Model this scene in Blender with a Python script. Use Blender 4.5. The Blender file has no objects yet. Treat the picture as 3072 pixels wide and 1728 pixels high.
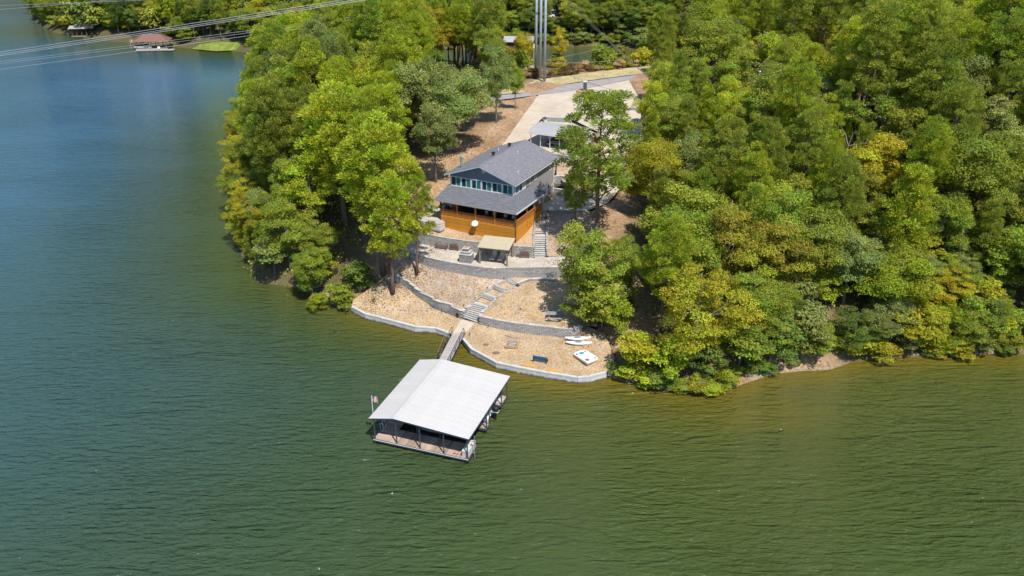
import bpy, math, random
import numpy as np
from mathutils import Vector, Matrix
from mathutils.geometry import delaunay_2d_cdt

# ------------------------------------------------------------------ camera, sky, sun, exposure
scene = bpy.context.scene
COL = scene.collection
CAM_Z, PITCH, FPX = 50.0, 25.6, 2500.0
cam_data = bpy.data.cameras.new("camera")
cam = bpy.data.objects.new("camera", cam_data)
COL.objects.link(cam)
cam.location = (0, 0, CAM_Z)
cam.rotation_euler = (math.radians(90 - PITCH), 0, 0)
cam_data.sensor_width = 36
cam_data.lens = 36 * FPX / 3072
cam_data.clip_start = 1
cam_data.clip_end = 5000
scene.camera = cam

SUN_AZ, SUN_EL = math.radians(153), math.radians(59)      # azimuth clockwise from +Y
sun_dir = Vector((math.sin(SUN_AZ) * math.cos(SUN_EL), math.cos(SUN_AZ) * math.cos(SUN_EL), math.sin(SUN_EL)))
world = bpy.data.worlds.new("World")
scene.world = world
world.use_nodes = True
wn = world.node_tree
sky = wn.nodes.new("ShaderNodeTexSky")
sky.sky_type = 'NISHITA'
sky.sun_disc = False
sky.sun_elevation = SUN_EL
sky.sun_rotation = SUN_AZ
sky.air_density = 0.8
sky.dust_density = 0.0
sky.ozone_density = 3.0
wn.nodes["Background"].inputs["Strength"].default_value = 0.15
wn.links.new(sky.outputs[0], wn.nodes["Background"].inputs["Color"])
sd_ = bpy.data.lights.new("sun", 'SUN')
sd_.energy = 4.6
sd_.angle = math.radians(0.5)
sd_.color = (1.0, 0.955, 0.88)
sun = bpy.data.objects.new("sun", sd_)
COL.objects.link(sun)
sun.rotation_euler = sun_dir.to_track_quat('Z', 'Y').to_euler()
scene.view_settings.view_transform = 'Standard'
scene.view_settings.look = 'None'
scene.view_settings.exposure = 0.22
scene.view_settings.gamma = 1
scene.view_settings.use_curve_mapping = False
scene.render.engine = 'CYCLES'
scene.cycles.max_bounces = 6
scene.cycles.diffuse_bounces = 3
scene.cycles.glossy_bounces = 3
scene.cycles.transmission_bounces = 3
scene.cycles.transparent_max_bounces = 6
scene.cycles.caustics_reflective = False
scene.cycles.caustics_refractive = False

# ------------------------------------------------------------------ helpers
_cp, _sp = math.cos(math.radians(PITCH)), math.sin(math.radians(PITCH))
def G(px, py, z):
    """survey: where the sight line through a point of the survey photo meets height z"""
    a, b = (px - 1536) / FPX, (864 - py) / FPX
    d = Vector((a, _cp + b * _sp, -_sp + b * _cp))
    t = (z - CAM_Z) / d.z
    return Vector((d.x * t, d.y * t, z))
def G1(u, v, z): return G(1240 + u / 5.367, 380 + v / 5.367, z)
def G2(u, v, z): return G(1200 + u / 4.954, 620 + v / 4.954, z)
def G3(u, v, z): return G(1040 + u / 6.44, 780 + v / 6.44, z)
def G4(u, v, z): return G(1360 + u / 4.025, 800 + v / 4.025, z)
def GP(u, v, z): return G(1300 + u / 3.354, v / 3.354, z)

def tag(o, label=None, cat=None, group=None, kind=None):
    if label: o['label'] = label
    if cat: o['category'] = cat
    if group: o['group'] = group
    if kind: o['kind'] = kind
    return o
def thing(name, label, cat, loc=(0, 0, 0), rz=0.0, group=None, kind=None):
    o = bpy.data.objects.new(name, None)
    COL.objects.link(o)
    o.location = loc
    o.rotation_euler = (0, 0, rz)
    o.empty_display_size = 0.3
    return tag(o, label, cat, group, kind)
def add(name, mesh, parent=None, loc=(0, 0, 0), rot=(0, 0, 0), sc=(1, 1, 1), color=None):
    o = bpy.data.objects.new(name, mesh)
    COL.objects.link(o)
    if parent is not None: o.parent = parent
    o.location = loc
    o.rotation_euler = rot
    o.scale = sc
    if color is not None: o.color = color
    return o

class MB:
    def __init__(s): s.v, s.f = [], []
    def hexa(s, p):
        """8 points: bottom loop 0-3 counterclockwise, top loop 4-7"""
        n = len(s.v); s.v += [tuple(q) for q in p]
        s.f += [tuple(n + i for i in f) for f in ((3, 2, 1, 0), (4, 5, 6, 7), (0, 1, 5, 4), (1, 2, 6, 5), (2, 3, 7, 6), (3, 0, 4, 7))]
        return s
    def box(s, x0, x1, y0, y1, z0, z1):
        return s.hexa([(x0, y0, z0), (x1, y0, z0), (x1, y1, z0), (x0, y1, z0), (x0, y0, z1), (x1, y0, z1), (x1, y1, z1), (x0, y1, z1)])
    def cbox(s, cx, cy, cz, sx, sy, sz): return s.box(cx - sx / 2, cx + sx / 2, cy - sy / 2, cy + sy / 2, cz - sz / 2, cz + sz / 2)
    def rbox(s, c, sx, sy, sz, M):
        c = Vector(c)
        return s.hexa([c + M @ Vector((a * sx / 2, b * sy / 2, d * sz / 2)) for d in (-1, 1) for a, b in ((-1, -1), (1, -1), (1, 1), (-1, 1))])
    def prism(s, pts, d):
        """polygon of 3-D points extruded by vector d"""
        n, k = len(s.v), len(pts); d = Vector(d)
        s.v += [tuple(p) for p in pts] + [tuple(Vector(p) + d) for p in pts]
        s.f.append(tuple(n + k - 1 - i for i in range(k))); s.f.append(tuple(n + k + i for i in range(k)))
        for i in range(k):
            j = (i + 1) % k; s.f.append((n + i, n + j, n + k + j, n + k + i))
        return s
    def tube(s, p0, p1, r0, r1=None, k=8, cap=True):
        r1 = r0 if r1 is None else r1
        p0, p1 = Vector(p0), Vector(p1); d = (p1 - p0)
        if d.length < 1e-6: return s
        d.normalize()
        a = d.orthogonal().normalized(); b = d.cross(a); n = len(s.v)
        for p, r in ((p0, r0), (p1, r1)):
            for i in range(k):
                t = 2 * math.pi * i / k; s.v.append(tuple(p + a * (r * math.cos(t)) + b * (r * math.sin(t))))
        for i in range(k):
            j = (i + 1) % k; s.f.append((n + i, n + j, n + k + j, n + k + i))
        if cap:
            s.f.append(tuple(n + k - 1 - i for i in range(k))); s.f.append(tuple(n + k + i for i in range(k)))
        return s
    def path(s, pts, r, k=6):
        rr = r if isinstance(r, (list, tuple)) else [r] * len(pts)
        pts = [Vector(p) for p in pts]; n = len(s.v); a = None
        for i, p in enumerate(pts):
            d = (pts[min(i + 1, len(pts) - 1)] - pts[max(i - 1, 0)]).normalized()
            a = d.orthogonal().normalized() if a is None else (a - d * a.dot(d)).normalized()
            b = d.cross(a)
            for q in range(k):
                t = 2 * math.pi * q / k; s.v.append(tuple(p + a * (rr[i] * math.cos(t)) + b * (rr[i] * math.sin(t))))
        for i in range(len(pts) - 1):
            for q in range(k):
                w = (q + 1) % k; s.f.append((n + i * k + q, n + i * k + w, n + (i + 1) * k + w, n + (i + 1) * k + q))
        s.f.append(tuple(n + k - 1 - q for q in range(k))); m = n + (len(pts) - 1) * k
        s.f.append(tuple(m + q for q in range(k)))
        return s
    def lathe(s, prof, c=(0, 0, 0), k=14, sx=1, sy=1):
        n = len(s.v)
        for r, z in prof:
            for i in range(k):
                t = 2 * math.pi * i / k; s.v.append((c[0] + sx * r * math.cos(t), c[1] + sy * r * math.sin(t), c[2] + z))
        for j in range(len(prof) - 1):
            for i in range(k):
                w = (i + 1) % k; s.f.append((n + j * k + i, n + j * k + w, n + (j + 1) * k + w, n + (j + 1) * k + i))
        s.f.append(tuple(n + k - 1 - i for i in range(k))); m = n + (len(prof) - 1) * k
        s.f.append(tuple(m + i for i in range(k)))
        return s
    def mesh(s, name, mat=None, smooth=False):
        me = bpy.data.meshes.new(name); me.from_pydata(s.v, [], s.f)
        if mat: me.materials.append(mat)
        if smooth:
            for p in me.polygons: p.use_smooth = True
        me.update(); return me
    def build(s, name, mat, parent=None, loc=(0, 0, 0), rot=(0, 0, 0), smooth=False, color=None):
        return add(name, s.mesh(name, mat, smooth), parent, loc, rot, color=color)

# ------------------------------------------------------------------ materials
def new_mat(name):
    m = bpy.data.materials.new(name); m.use_nodes = True
    nt = m.node_tree; return m, nt, nt.nodes, nt.links, nt.nodes["Principled BSDF"]
def ramp(N, stops):
    r = N.new("ShaderNodeValToRGB"); cr = r.color_ramp
    while len(cr.elements) < len(stops): cr.elements.new(0.5)
    for e, (p, c) in zip(cr.elements, stops): e.position = p; e.color = (*c, 1)
    return r
def pm(name, c1, c2=None, scale=3.0, rough=0.8, metal=0.0, bump=0.0, bscale=None, world=False, tint=0.0, stretch=(1, 1, 1), spec=0.4, detail=4):
    """noise-mottled paint, wood, stone or metal; tint varies the value from object to object"""
    m, nt, N, L, B = new_mat(name)
    B.inputs["Roughness"].default_value = rough; B.inputs["Metallic"].default_value = metal
    B.inputs["Specular IOR Level"].default_value = spec
    c2 = c2 or tuple(x * 0.82 for x in c1)
    if world:
        g = N.new("ShaderNodeNewGeometry"); src = g.outputs["Position"]
    else:
        g = N.new("ShaderNodeTexCoord"); src = g.outputs["Object"]
    mp = N.new("ShaderNodeMapping"); mp.inputs["Scale"].default_value = stretch; L.new(src, mp.inputs[0])
    no = N.new("ShaderNodeTexNoise"); no.inputs["Scale"].default_value = scale; no.inputs["Detail"].default_value = detail
    no.inputs["Roughness"].default_value = 0.65
    L.new(mp.outputs[0], no.inputs["Vector"])
    r = ramp(N, [(0.32, c2), (0.68, c1)]); L.new(no.outputs[0], r.inputs[0])
    out = r.outputs[0]
    if tint > 0:
        oi = N.new("ShaderNodeObjectInfo"); mr = N.new("ShaderNodeMapRange")
        mr.inputs["To Min"].default_value = 1 - tint; mr.inputs["To Max"].default_value = 1 + tint
        L.new(oi.outputs["Random"], mr.inputs[0])
        hs = N.new("ShaderNodeHueSaturation"); L.new(mr.outputs[0], hs.inputs["Value"]); L.new(out, hs.inputs["Color"]); out = hs.outputs[0]
    L.new(out, B.inputs["Base Color"])
    if bump > 0:
        n2 = N.new("ShaderNodeTexNoise"); n2.inputs["Scale"].default_value = bscale or scale * 4; L.new(mp.outputs[0], n2.inputs["Vector"])
        b = N.new("ShaderNodeBump"); b.inputs["Strength"].default_value = bump; b.inputs["Distance"].default_value = 0.05
        L.new(n2.outputs[0], b.inputs["Height"]); L.new(b.outputs[0], B.inputs["Normal"])
    return m

def stained(m, kind):
    'weather marks of the place: a waterline on the seawall, joints and tyre wear on the slabs'
    nt = m.node_tree; N, L = nt.nodes, nt.links; B = N["Principled BSDF"]; src = B.inputs["Base Color"].links[0].from_socket
    g = N.new("ShaderNodeNewGeometry"); mx = N.new("ShaderNodeMix"); mx.data_type = 'RGBA'; L.new(src, mx.inputs[6])
    if kind == 'waterline':
        s = N.new("ShaderNodeSeparateXYZ"); L.new(g.outputs["Position"], s.inputs[0]); n = N.new("ShaderNodeTexNoise"); n.inputs["Scale"].default_value = 2.2; n.inputs["Detail"].default_value = 5; L.new(g.outputs["Position"], n.inputs["Vector"])
        a = N.new("ShaderNodeMath"); a.operation = 'MULTIPLY_ADD'; a.inputs[1].default_value = .55; a.inputs[2].default_value = -.02; L.new(n.outputs[0], a.inputs[0])
        d = N.new("ShaderNodeMath"); d.operation = 'SUBTRACT'; L.new(a.outputs[0], d.inputs[0]); L.new(s.outputs[2], d.inputs[1])
        r = N.new("ShaderNodeMapRange"); r.inputs["From Min"].default_value = -.08; r.inputs["From Max"].default_value = .12; L.new(d.outputs[0], r.inputs[0]); L.new(r.outputs[0], mx.inputs[0]); mx.inputs[7].default_value = (.12, .11, .07, 1)
    else:
        b = N.new("ShaderNodeTexBrick"); b.inputs["Scale"].default_value = 1; b.inputs["Brick Width"].default_value = 4.2; b.inputs["Row Height"].default_value = 4.2; b.inputs["Mortar Size"].default_value = .05; b.offset = 0
        mp = N.new("ShaderNodeMapping"); mp.inputs["Rotation"].default_value = (0, 0, .48); L.new(g.outputs["Position"], mp.inputs[0]); L.new(mp.outputs[0], b.inputs["Vector"])
        n = N.new("ShaderNodeTexNoise"); n.inputs["Scale"].default_value = .22; n.inputs["Detail"].default_value = 7; n.inputs["Roughness"].default_value = .7; L.new(g.outputs["Position"], n.inputs["Vector"])
        r = N.new("ShaderNodeMapRange"); r.inputs["From Min"].default_value = .48; r.inputs["From Max"].default_value = .72; r.inputs["To Max"].default_value = .55; L.new(n.outputs[0], r.inputs[0])
        q = N.new("ShaderNodeMath"); q.operation = 'MAXIMUM'; L.new(r.outputs[0], q.inputs[0]); k = N.new("ShaderNodeMath"); k.operation = 'MULTIPLY'; k.inputs[1].default_value = .55; L.new(b.outputs["Fac"], k.inputs[0]); L.new(k.outputs[0], q.inputs[1]); L.new(q.outputs[0], mx.inputs[0]); mx.inputs[7].default_value = (.34, .28, .21, 1)
    L.new(mx.outputs[2], B.inputs["Base Color"])
def gravel_mat(name, cols, cell=0.16, big=0.35):
    m, nt, N, L, B = new_mat(name)
    B.inputs["Roughness"].default_value = 0.9; B.inputs["Specular IOR Level"].default_value = 0.2
    g = N.new("ShaderNodeNewGeometry")
    v = N.new("ShaderNodeTexVoronoi"); v.inputs["Scale"].default_value = 1 / cell; L.new(g.outputs["Position"], v.inputs["Vector"])
    s = N.new("ShaderNodeSeparateColor"); L.new(v.outputs["Color"], s.inputs[0])
    r = ramp(N, cols); L.new(s.outputs[0], r.inputs[0])
    n1 = N.new("ShaderNodeTexNoise"); n1.inputs["Scale"].default_value = big; n1.inputs["Detail"].default_value = 5; L.new(g.outputs["Position"], n1.inputs["Vector"])
    mr = N.new("ShaderNodeMapRange"); mr.inputs["From Min"].default_value = 0.3; mr.inputs["From Max"].default_value = 0.7
    mr.inputs["To Min"].default_value = 0.78; mr.inputs["To Max"].default_value = 1.15; L.new(n1.outputs[0], mr.inputs[0])
    n3 = N.new("ShaderNodeTexNoise"); n3.inputs["Scale"].default_value = 0.9; n3.inputs["Detail"].default_value = 3; L.new(g.outputs["Position"], n3.inputs["Vector"])
    mr3 = N.new("ShaderNodeMapRange"); mr3.inputs["From Min"].default_value = 0.35; mr3.inputs["From Max"].default_value = 0.65
    mr3.inputs["To Min"].default_value = 0.88; mr3.inputs["To Max"].default_value = 1.12; L.new(n3.outputs[0], mr3.inputs[0])
    hs = N.new("ShaderNodeHueSaturation"); L.new(mr.outputs[0], hs.inputs["Value"]); L.new(mr3.outputs[0], hs.inputs["Saturation"]); L.new(r.outputs[0], hs.inputs["Color"])
    L.new(hs.outputs[0], B.inputs["Base Color"])
    b = N.new("ShaderNodeBump"); b.inputs["Strength"].default_value = 0.9; b.inputs["Distance"].default_value = 0.09; b.invert = True
    L.new(v.outputs["Distance"], b.inputs["Height"]); L.new(b.outputs[0], B.inputs["Normal"])
    return m
M = {}
M['gravel'] = gravel_mat('river_gravel', [(0, (.34, .22, .12)), (.2, (.47, .32, .17)), (.45, (.56, .385, .205)), (.7, (.60, .42, .24)), (.85, (.61, .48, .34)), (1, (.66, .57, .46))], .10)
M['gravel2'] = gravel_mat('mixed_gravel', [(0, (.28, .185, .12)), (.25, (.40, .28, .175)), (.5, (.50, .35, .22)), (.72, (.54, .39, .27)), (.88, (.53, .44, .36)), (1, (.63, .56, .49))], .11)
M['concrete'] = pm('concrete_paving', (.62, .525, .40), (.54, .45, .345), .35, .85, world=True, bump=.1, bscale=8)
M['flag'] = pm('patio_paving', (.62, .54, .44), (.44, .39, .33), .8, .85, world=True, bump=.2, bscale=5)
M['asphalt'] = pm('asphalt', (.38, .35, .34), (.28, .26, .26), .5, .9, world=True)
M['wallstone'] = pm('retaining_block', (.46, .435, .405), (.34, .325, .305), 2.5, .9, world=True, tint=.16, bump=.6, bscale=9)
M['capstone'] = pm('cap_stone', (.55, .52, .48), (.43, .41, .38), 2.5, .9, world=True, tint=.14, bump=.4, bscale=8)
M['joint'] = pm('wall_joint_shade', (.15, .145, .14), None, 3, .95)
M['seawall'] = pm('seawall_concrete', (.64, .63, .61), (.48, .47, .45), 1.6, .85, world=True, bump=.3, bscale=6)
M['stone_grey'] = pm('rough_grey_stone', (.33, .31, .30), (.17, .165, .165), 3.5, .9, bump=.8, bscale=8, tint=.2)
M['shingle'] = pm('charcoal_shingle', (.27, .265, .28), (.12, .12, .14), 3.2, .9, stretch=(.35, 2.2, 2.2), bump=.3, bscale=14)
M['shingle2'] = pm('porch_shingle', (.19, .195, .215), (.09, .095, .11), 3.4, .9, stretch=(.35, 2.2, 2.2), bump=.3, bscale=14)
M['bluewall'] = pm('slate_blue_siding', (.17, .205, .27), (.15, .18, .24), 1, .7)
M['taupe'] = pm('taupe_siding', (.36, .335, .33), (.32, .30, .29), 1.2, .8, stretch=(3, 3, .4))
M['whitetrim'] = pm('white_trim', (.78, .79, .80), (.7, .71, .73), 2, .5)
M['bluetrim'] = pm('pale_blue_trim', (.46, .53, .60), None, 2, .6)
M['teal'] = pm('teal_blind_glass', (.045, .19, .20), (.035, .15, .17), 1.2, .12, spec=.6)
M['darkglass'] = pm('dark_teal_glass', (.012, .06, .07), (.01, .045, .055), 1.2, .08, spec=.6)
M['blackglass'] = pm('black_glass', (.012, .014, .018), None, 1, .08, spec=.6)
M['orange'] = pm('stained_orange_board', (.72, .31, .035), (.64, .26, .028), .6, .55, tint=.16)
M['orange_d'] = pm('stained_orange_rail', (.52, .21, .05), (.42, .15, .03), 3, .55, tint=.1)
M['darkwood'] = pm('dark_stained_post', (.13, .075, .045), (.09, .05, .03), 4, .7)
M['deckfloor'] = pm('porch_floor', (.11, .08, .06), None, 3, .8)
M['taupewood'] = pm('weathered_taupe_post', (.30, .235, .18), (.22, .17, .13), 4, .8, stretch=(4, 4, .5))
M['tanroof'] = pm('tan_metal_roof', (.54, .47, .33), (.48, .42, .29), .8, .55)
M['wicker'] = pm('brown_wicker', (.20, .15, .135), (.13, .095, .085), 14, .8, bump=.5, bscale=40)
M['cushion'] = pm('pale_cushion', (.62, .60, .55), None, 4, .9)
M['white'] = pm('white_gelcoat', (.82, .82, .80), (.74, .74, .72), 1.5, .35)
M['whitemetal'] = pm('white_ribbed_metal', (.585, .56, .525), (.53, .51, .48), .6, .5, tint=.025)
M['steel'] = pm('galvanised_steel', (.36, .38, .41), (.28, .30, .33), 3, .45, metal=.4)
M['darksteel'] = pm('painted_dark_steel', (.09, .11, .15), (.06, .075, .10), 3, .5, metal=.2)
M['black'] = pm('black_plastic', (.02, .02, .022), None, 3, .5)
M['navy'] = pm('navy_canvas', (.03, .045, .10), None, 3, .8)
M['hull'] = pm('grey_boat_cover', (.26, .28, .32), (.20, .22, .26), 1.4, .55)
M['greyplank'] = pm('weathered_deck_plank', (.50, .38, .28), (.34, .25, .185), 3, .85, tint=.3, stretch=(3, .35, 3))
M['paleplank'] = pm('pale_walkway_plank', (.46, .41, .38), (.37, .33, .31), 3, .85, tint=.12)
M['blue'] = pm('bright_blue_slat', (.015, .16, .36), (.01, .12, .28), 3, .5)
M['greywood'] = pm('grey_weathered_wood', (.30, .31, .33), (.2, .21, .225), 5, .85, tint=.15)
M['rawwood'] = pm('raw_timber', (.50, .35, .21), (.36, .24, .14), 4, .85, tint=.15)
M['greylog'] = pm('grey_driftwood', (.45, .42, .40), (.28, .26, .25), 5, .9, tint=.2)
M['redlog'] = pm('red_split_log', (.25, .08, .06), (.15, .07, .05), 5, .9, tint=.5)
M['cyan'] = pm('turquoise_plastic', (.0, .30, .52), None, 2, .4)
M['brownseat'] = pm('brown_seat_pad', (.28, .16, .12), (.2, .12, .1), 5, .8)
M['yellowstone'] = pm('yellow_flagstone', (.62, .36, .11), (.5, .28, .09), 2, .9, bump=.3)
M['redmetal'] = pm('brick_red_metal', (.24, .125, .10), (.20, .10, .08), 2, .6)
M['redplastic'] = pm('red_plastic', (.55, .05, .04), None, 2, .5)
M['bark_pine'] = pm('pine_bark', (.20, .145, .115), (.10, .075, .062), 3, .95, stretch=(3, 3, .8), bump=.8, bscale=6)
M['bark_grey'] = pm('grey_bark', (.30, .27, .245), (.16, .145, .13), 3, .95, stretch=(3, 3, .8), bump=.8, bscale=6)
M['deadwood'] = pm('bleached_dead_wood', (.42, .37, .34), (.27, .24, .22), 4, .95)
M['polesteel'] = pm('blue_grey_steel_pole', (.44, .50, .55), (.36, .42, .47), .8, .5, metal=.1)
M['polewood'] = pm('creosoted_pole', (.24, .16, .11), (.16, .11, .08), 3, .9, stretch=(4, 4, .3))
M['wire'] = pm('aluminium_cable', (.46, .46, .48), None, 1, .5, metal=.3)
M['wire_dark'] = pm('weathered_cable', (.20, .20, .21), None, 1, .5, metal=.3)
M['truckblue'] = pm('dark_blue_car_paint', (.02, .055, .12), None, 1, .25, spec=.6)
M['rubber'] = pm('tyre_rubber', (.02, .02, .02), None, 4, .85)
M['carport'] = pm('grey_carport_roof', (.46, .45, .43), (.41, .40, .385), .7, .45, metal=.1)
M['boulder'] = pm('pale_boulder', (.42, .36, .31), (.24, .20, .17), 2, .95, bump=.6, world=True)
M['tealcover'] = pm('teal_grey_cover', (.22, .33, .33), None, 3, .7)
stained(M['seawall'], 'waterline'); stained(M['concrete'], 'slab'); stained(M['flag'], 'slab')

# ------------------------------------------------------------------ the lie of the land
def poly(conv, *pts): return [conv(*p) for p in pts]
seawall_L = poly(G3, (90, 905, .8), (350, 1040, .8), (640, 1110, .8), (830, 1160, .8), (1320, 1290, .8), (1720, 1320, .8), (1980, 1420, .8))
seawall_R = poly(G4, (110, 870, .8), (210, 990, .8), (520, 1160, .8), (800, 1220, .8), (1130, 1280, .8), (1500, 1340, .8), (1640, 1330, .8), (1850, 1275, .8))
lwL_top = poly(G, (1183, 820, 4.0), (1204, 832, 3.8), (1225, 845, 3.55), (1253, 868.5, 3.2), (1284, 887, 3.0), (1318, 904, 2.85), (1349, 913.5, 2.75), (1385, 932, 2.65))
lwR_top = poly(G, (1438, 946.6, 2.65), (1494, 959, 2.65), (1554, 969, 2.65), (1616, 976, 2.65), (1653, 980, 2.65), (1690, 985, 2.65), (1722, 984, 2.65), (1745, 976, 2.65))
pw_top = poly(G, (1187, 739, 5.75), (1215, 750, 5.75), (1250, 761, 5.75), (1283, 773, 5.75), (1329, 783.5, 5.75), (1378, 792.6, 5.75), (1422, 799.7, 5.75), (1466, 804.7, 5.75),
              (1493, 805.7, 5.75), (1543, 804, 5.75), (1638, 802.7, 5.75), (1700, 801.7, 5.75))
uw_top = poly(G, (1215, 688, 7.3), (1240, 694, 7.3), (1287, 702, 7.3), (1349, 713, 7.3), (1438, 725, 7.3), (1543, 735, 7.3), (1603, 739, 7.3))
NODES = [((110, 620), (315, 690), 1.5), ((220, 480), (385, 520), 2.72), ((240, 435), (425, 490), 3.06), ((325, 365), (480, 425), 3.08), ((350, 325), (520, 385), 3.5),
         ((470, 262), (600, 325), 3.55), ((495, 228), (640, 285), 3.98), ((640, 180), (745, 235), 4.02), ((680, 130), (780, 190), 4.4)]
pathL = [G4(*n[0], n[2]) for n in NODES]
pathR = [G4(*n[1], n[2]) for n in NODES]

beach = seawall_L + [G(1347, 1000, .85), G(1387, 1016, .85)] + seawall_R + poly(G, (1845, 1075, 1.4), (1815, 1000, 2.1), (1760, 978, 2.2), (1743, 983, 1.9), (1690, 1012, 1.42), (1608, 1004, 1.4),
        (1494, 982, 1.45), (1437, 969, 1.5), (1387, 958, 1.5), (1366, 950, 1.5), (1298, 924, 1.85), (1265, 896, 2.1), (1220, 862, 2.6), (1183, 832, 3.1), (1130, 850, 2.6), (1060, 900, 1.3))
mid_west = list(lwL_top) + pathL[1:] + poly(G, (1525, 832, 4.45), (1493, 831, 4.45), (1456, 828, 4.45), (1378, 816, 4.45), (1301, 803, 4.5), (1252, 777, 4.7), (1200, 758, 5.0), (1187, 753, 5.1), (1172, 780, 4.6))
mid_east = pathR[1:] + poly(G, (1541, 832, 4.45), (1632, 821, 4.45), (1700, 820, 4.5), (1760, 860, 4.3), (1800, 900, 3.9), (1790, 980, 2.9)) + list(reversed(lwR_top))
patio_p = [p.xy.to_3d() + Vector((0, 0, 5.65)) for p in pw_top] + poly(G, (1730, 785, 5.65), (1700, 769, 5.65), (1602, 768, 5.65), (1541, 767, 5.65), (1432, 758, 5.65), (1341, 740, 5.65), (1278, 729, 5.65), (1235, 716, 5.65), (1212, 706, 5.65))
H0, HA = Vector((0.4, 103.1, 0)), math.radians(-26.5)
hu, hv = Vector((math.cos(HA), math.sin(HA), 0)), Vector((-math.sin(HA), math.cos(HA), 0))
def HW(x, y, z): return H0 + hu * x + hv * y + Vector((0, 0, z))
bed_p = list(uw_top) + poly(G, (1604, 713, 7.3), (1603, 690, 7.6), (1607, 655, 8.5), (1611, 631, 8.85)) + [HW(-.6, 9, 8.85), HW(-3, 9, 8.85), HW(-10, 9, 8.6), HW(-11.2, 5.5, 8.5)] + poly(G, (1262, 668, 8.0), (1235, 676, 7.7))
terrace_p = poly(lambda u, v, z: G(1220 + u / 10.35, 560 + v / 10.35, z), (300, 965, 8.6), (400, 1035, 8.6), (520, 1080, 8.6), (700, 1110, 8.6), (1030, 1150, 8.6)) + [HW(-11.3, 4.6, 8.6), HW(-11.3, 9.5, 8.6)] + poly(G, (1318, 618, 8.6), (1262, 640, 8.6))
garage_p = poly(G, (1611, 629, 8.9), (1641, 630, 8.9), (1700, 629, 8.9), (1765, 630, 8.9), (1822, 610, 8.9), (1822, 585, 8.95), (1735, 583, 8.95), (1685, 578, 8.9), (1636, 572, 8.9)) + [HW(-1.2, 14.5, 8.9), HW(-1.2, 8, 8.9)]
slope_p = poly(G, (1642, 632, 8.8), (1700, 631, 8.8), (1770, 632, 8.8), (1800, 690, 7.6), (1745, 765, 5.75), (1700, 768, 5.7), (1643, 768, 5.75), (1641, 713, 7.2), (1640, 665, 8.3))
upper_p = poly(G, (1640, 559, 10.6), (1658, 540, 11.2), (1677, 528, 11.3), (1700, 560, 10.3), (1740, 575, 9.6), (1772, 560, 10.2), (1772, 500, 11.9), (1745, 474, 12.5), (1710, 470, 12.6), (1672, 466, 12.6)) + [HW(-1.2, 16.2, 11.3), HW(-1.2, 14.6, 10.6)]
carpad_p = poly(G, (1588, 448, 12.95), (1600, 384, 13.4), (1628, 358, 13.35), (1716, 361, 13.35), (1790, 400, 13.6), (1740, 466, 13.0), (1675, 461, 13.0), (1640, 455, 13.0))
drive_p = poly(G, (1470, 478, 12.4), (1512, 429, 13.0), (1560, 360, 13.7), (1616, 284, 14.4), (1747, 266, 14.6), (1884, 236, 15.0), (1915, 290, 15.0), (1930, 398, 14.0), (1800, 398, 14.0), (1714, 357, 14.0), (1628, 353, 14.0), (1601, 380, 13.55), (1590, 448, 12.98), (1560, 478, 12.5))
lane_p = poly(G, (1800, 399, 13.98), (1930, 399, 13.98), (1900, 470, 12.4), (1865, 560, 10.0), (1820, 612, 8.92), (1798, 585, 8.94), (1812, 540, 10.2), (1815, 470, 12.0))
road_p = poly(G, (1380, 305, 13.9), (1470, 288, 14.1), (1560, 281, 14.3), (1640, 264, 14.5), (1760, 244, 14.8), (1884, 228, 15.1), (2000, 214, 15.4), (2000, 226, 15.4), (1884, 240, 15.03), (1747, 267, 14.62), (1616, 285, 14.42), (1500, 300, 14.1), (1400, 322, 13.9))
stairs_p = poly(G, (1600, 772, 5.6), (1644, 772, 5.6), (1640, 712, 7.2), (1642, 632, 8.8), (1610, 632, 8.8), (1602, 712, 7.2))
wind_p = [p + Vector((0, 0, -.1)) for p in pathL] + [p + Vector((0, 0, -.1)) for p in reversed(pathR)]
TERRACES = [stairs_p, wind_p, beach, mid_west, mid_east, patio_p, bed_p, terrace_p, garage_p, slope_p, upper_p, carpad_p, drive_p, lane_p]

SHORE = [(-241, 437), (-200, 365), (-175, 332), (-152, 316), (-132, 306), (-114, 299), (-95, 292), (-80, 287), (-40, 292), (0, 300), (30, 303), (50, 292), (54, 270), (40, 250), (5, 243), (-45, 234), (-58, 214), (-61, 187),
         (-54, 160), (-47.5, 135), (-43, 122)]
SHORE += [tuple(G(*p, 0).xy) for p in ((723, 745), (790, 845), (905, 862), (985, 905), (1045, 922))] + [tuple((p + Vector((0, .3, 0))).xy) for p in seawall_L + seawall_R]
SHORE += [tuple(G(*p, 0).xy) for p in ((1835, 1128), (1900, 1150), (2000, 1170), (2132, 1176), (2194, 1158), (2247, 1140), (2309, 1118), (2400, 1108), (2481, 1106), (2561, 1078), (2693, 1068), (2850, 1062), (2972, 1058), (3072, 1058))]
SHORE += [(75, 84), (110, 78), (160, 60), (230, 40), (420, 20), (1500, 20), (1500, 1800), (-900, 1800), (-500, 900), (-300, 560)]
SH = np.array(SHORE)

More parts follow.
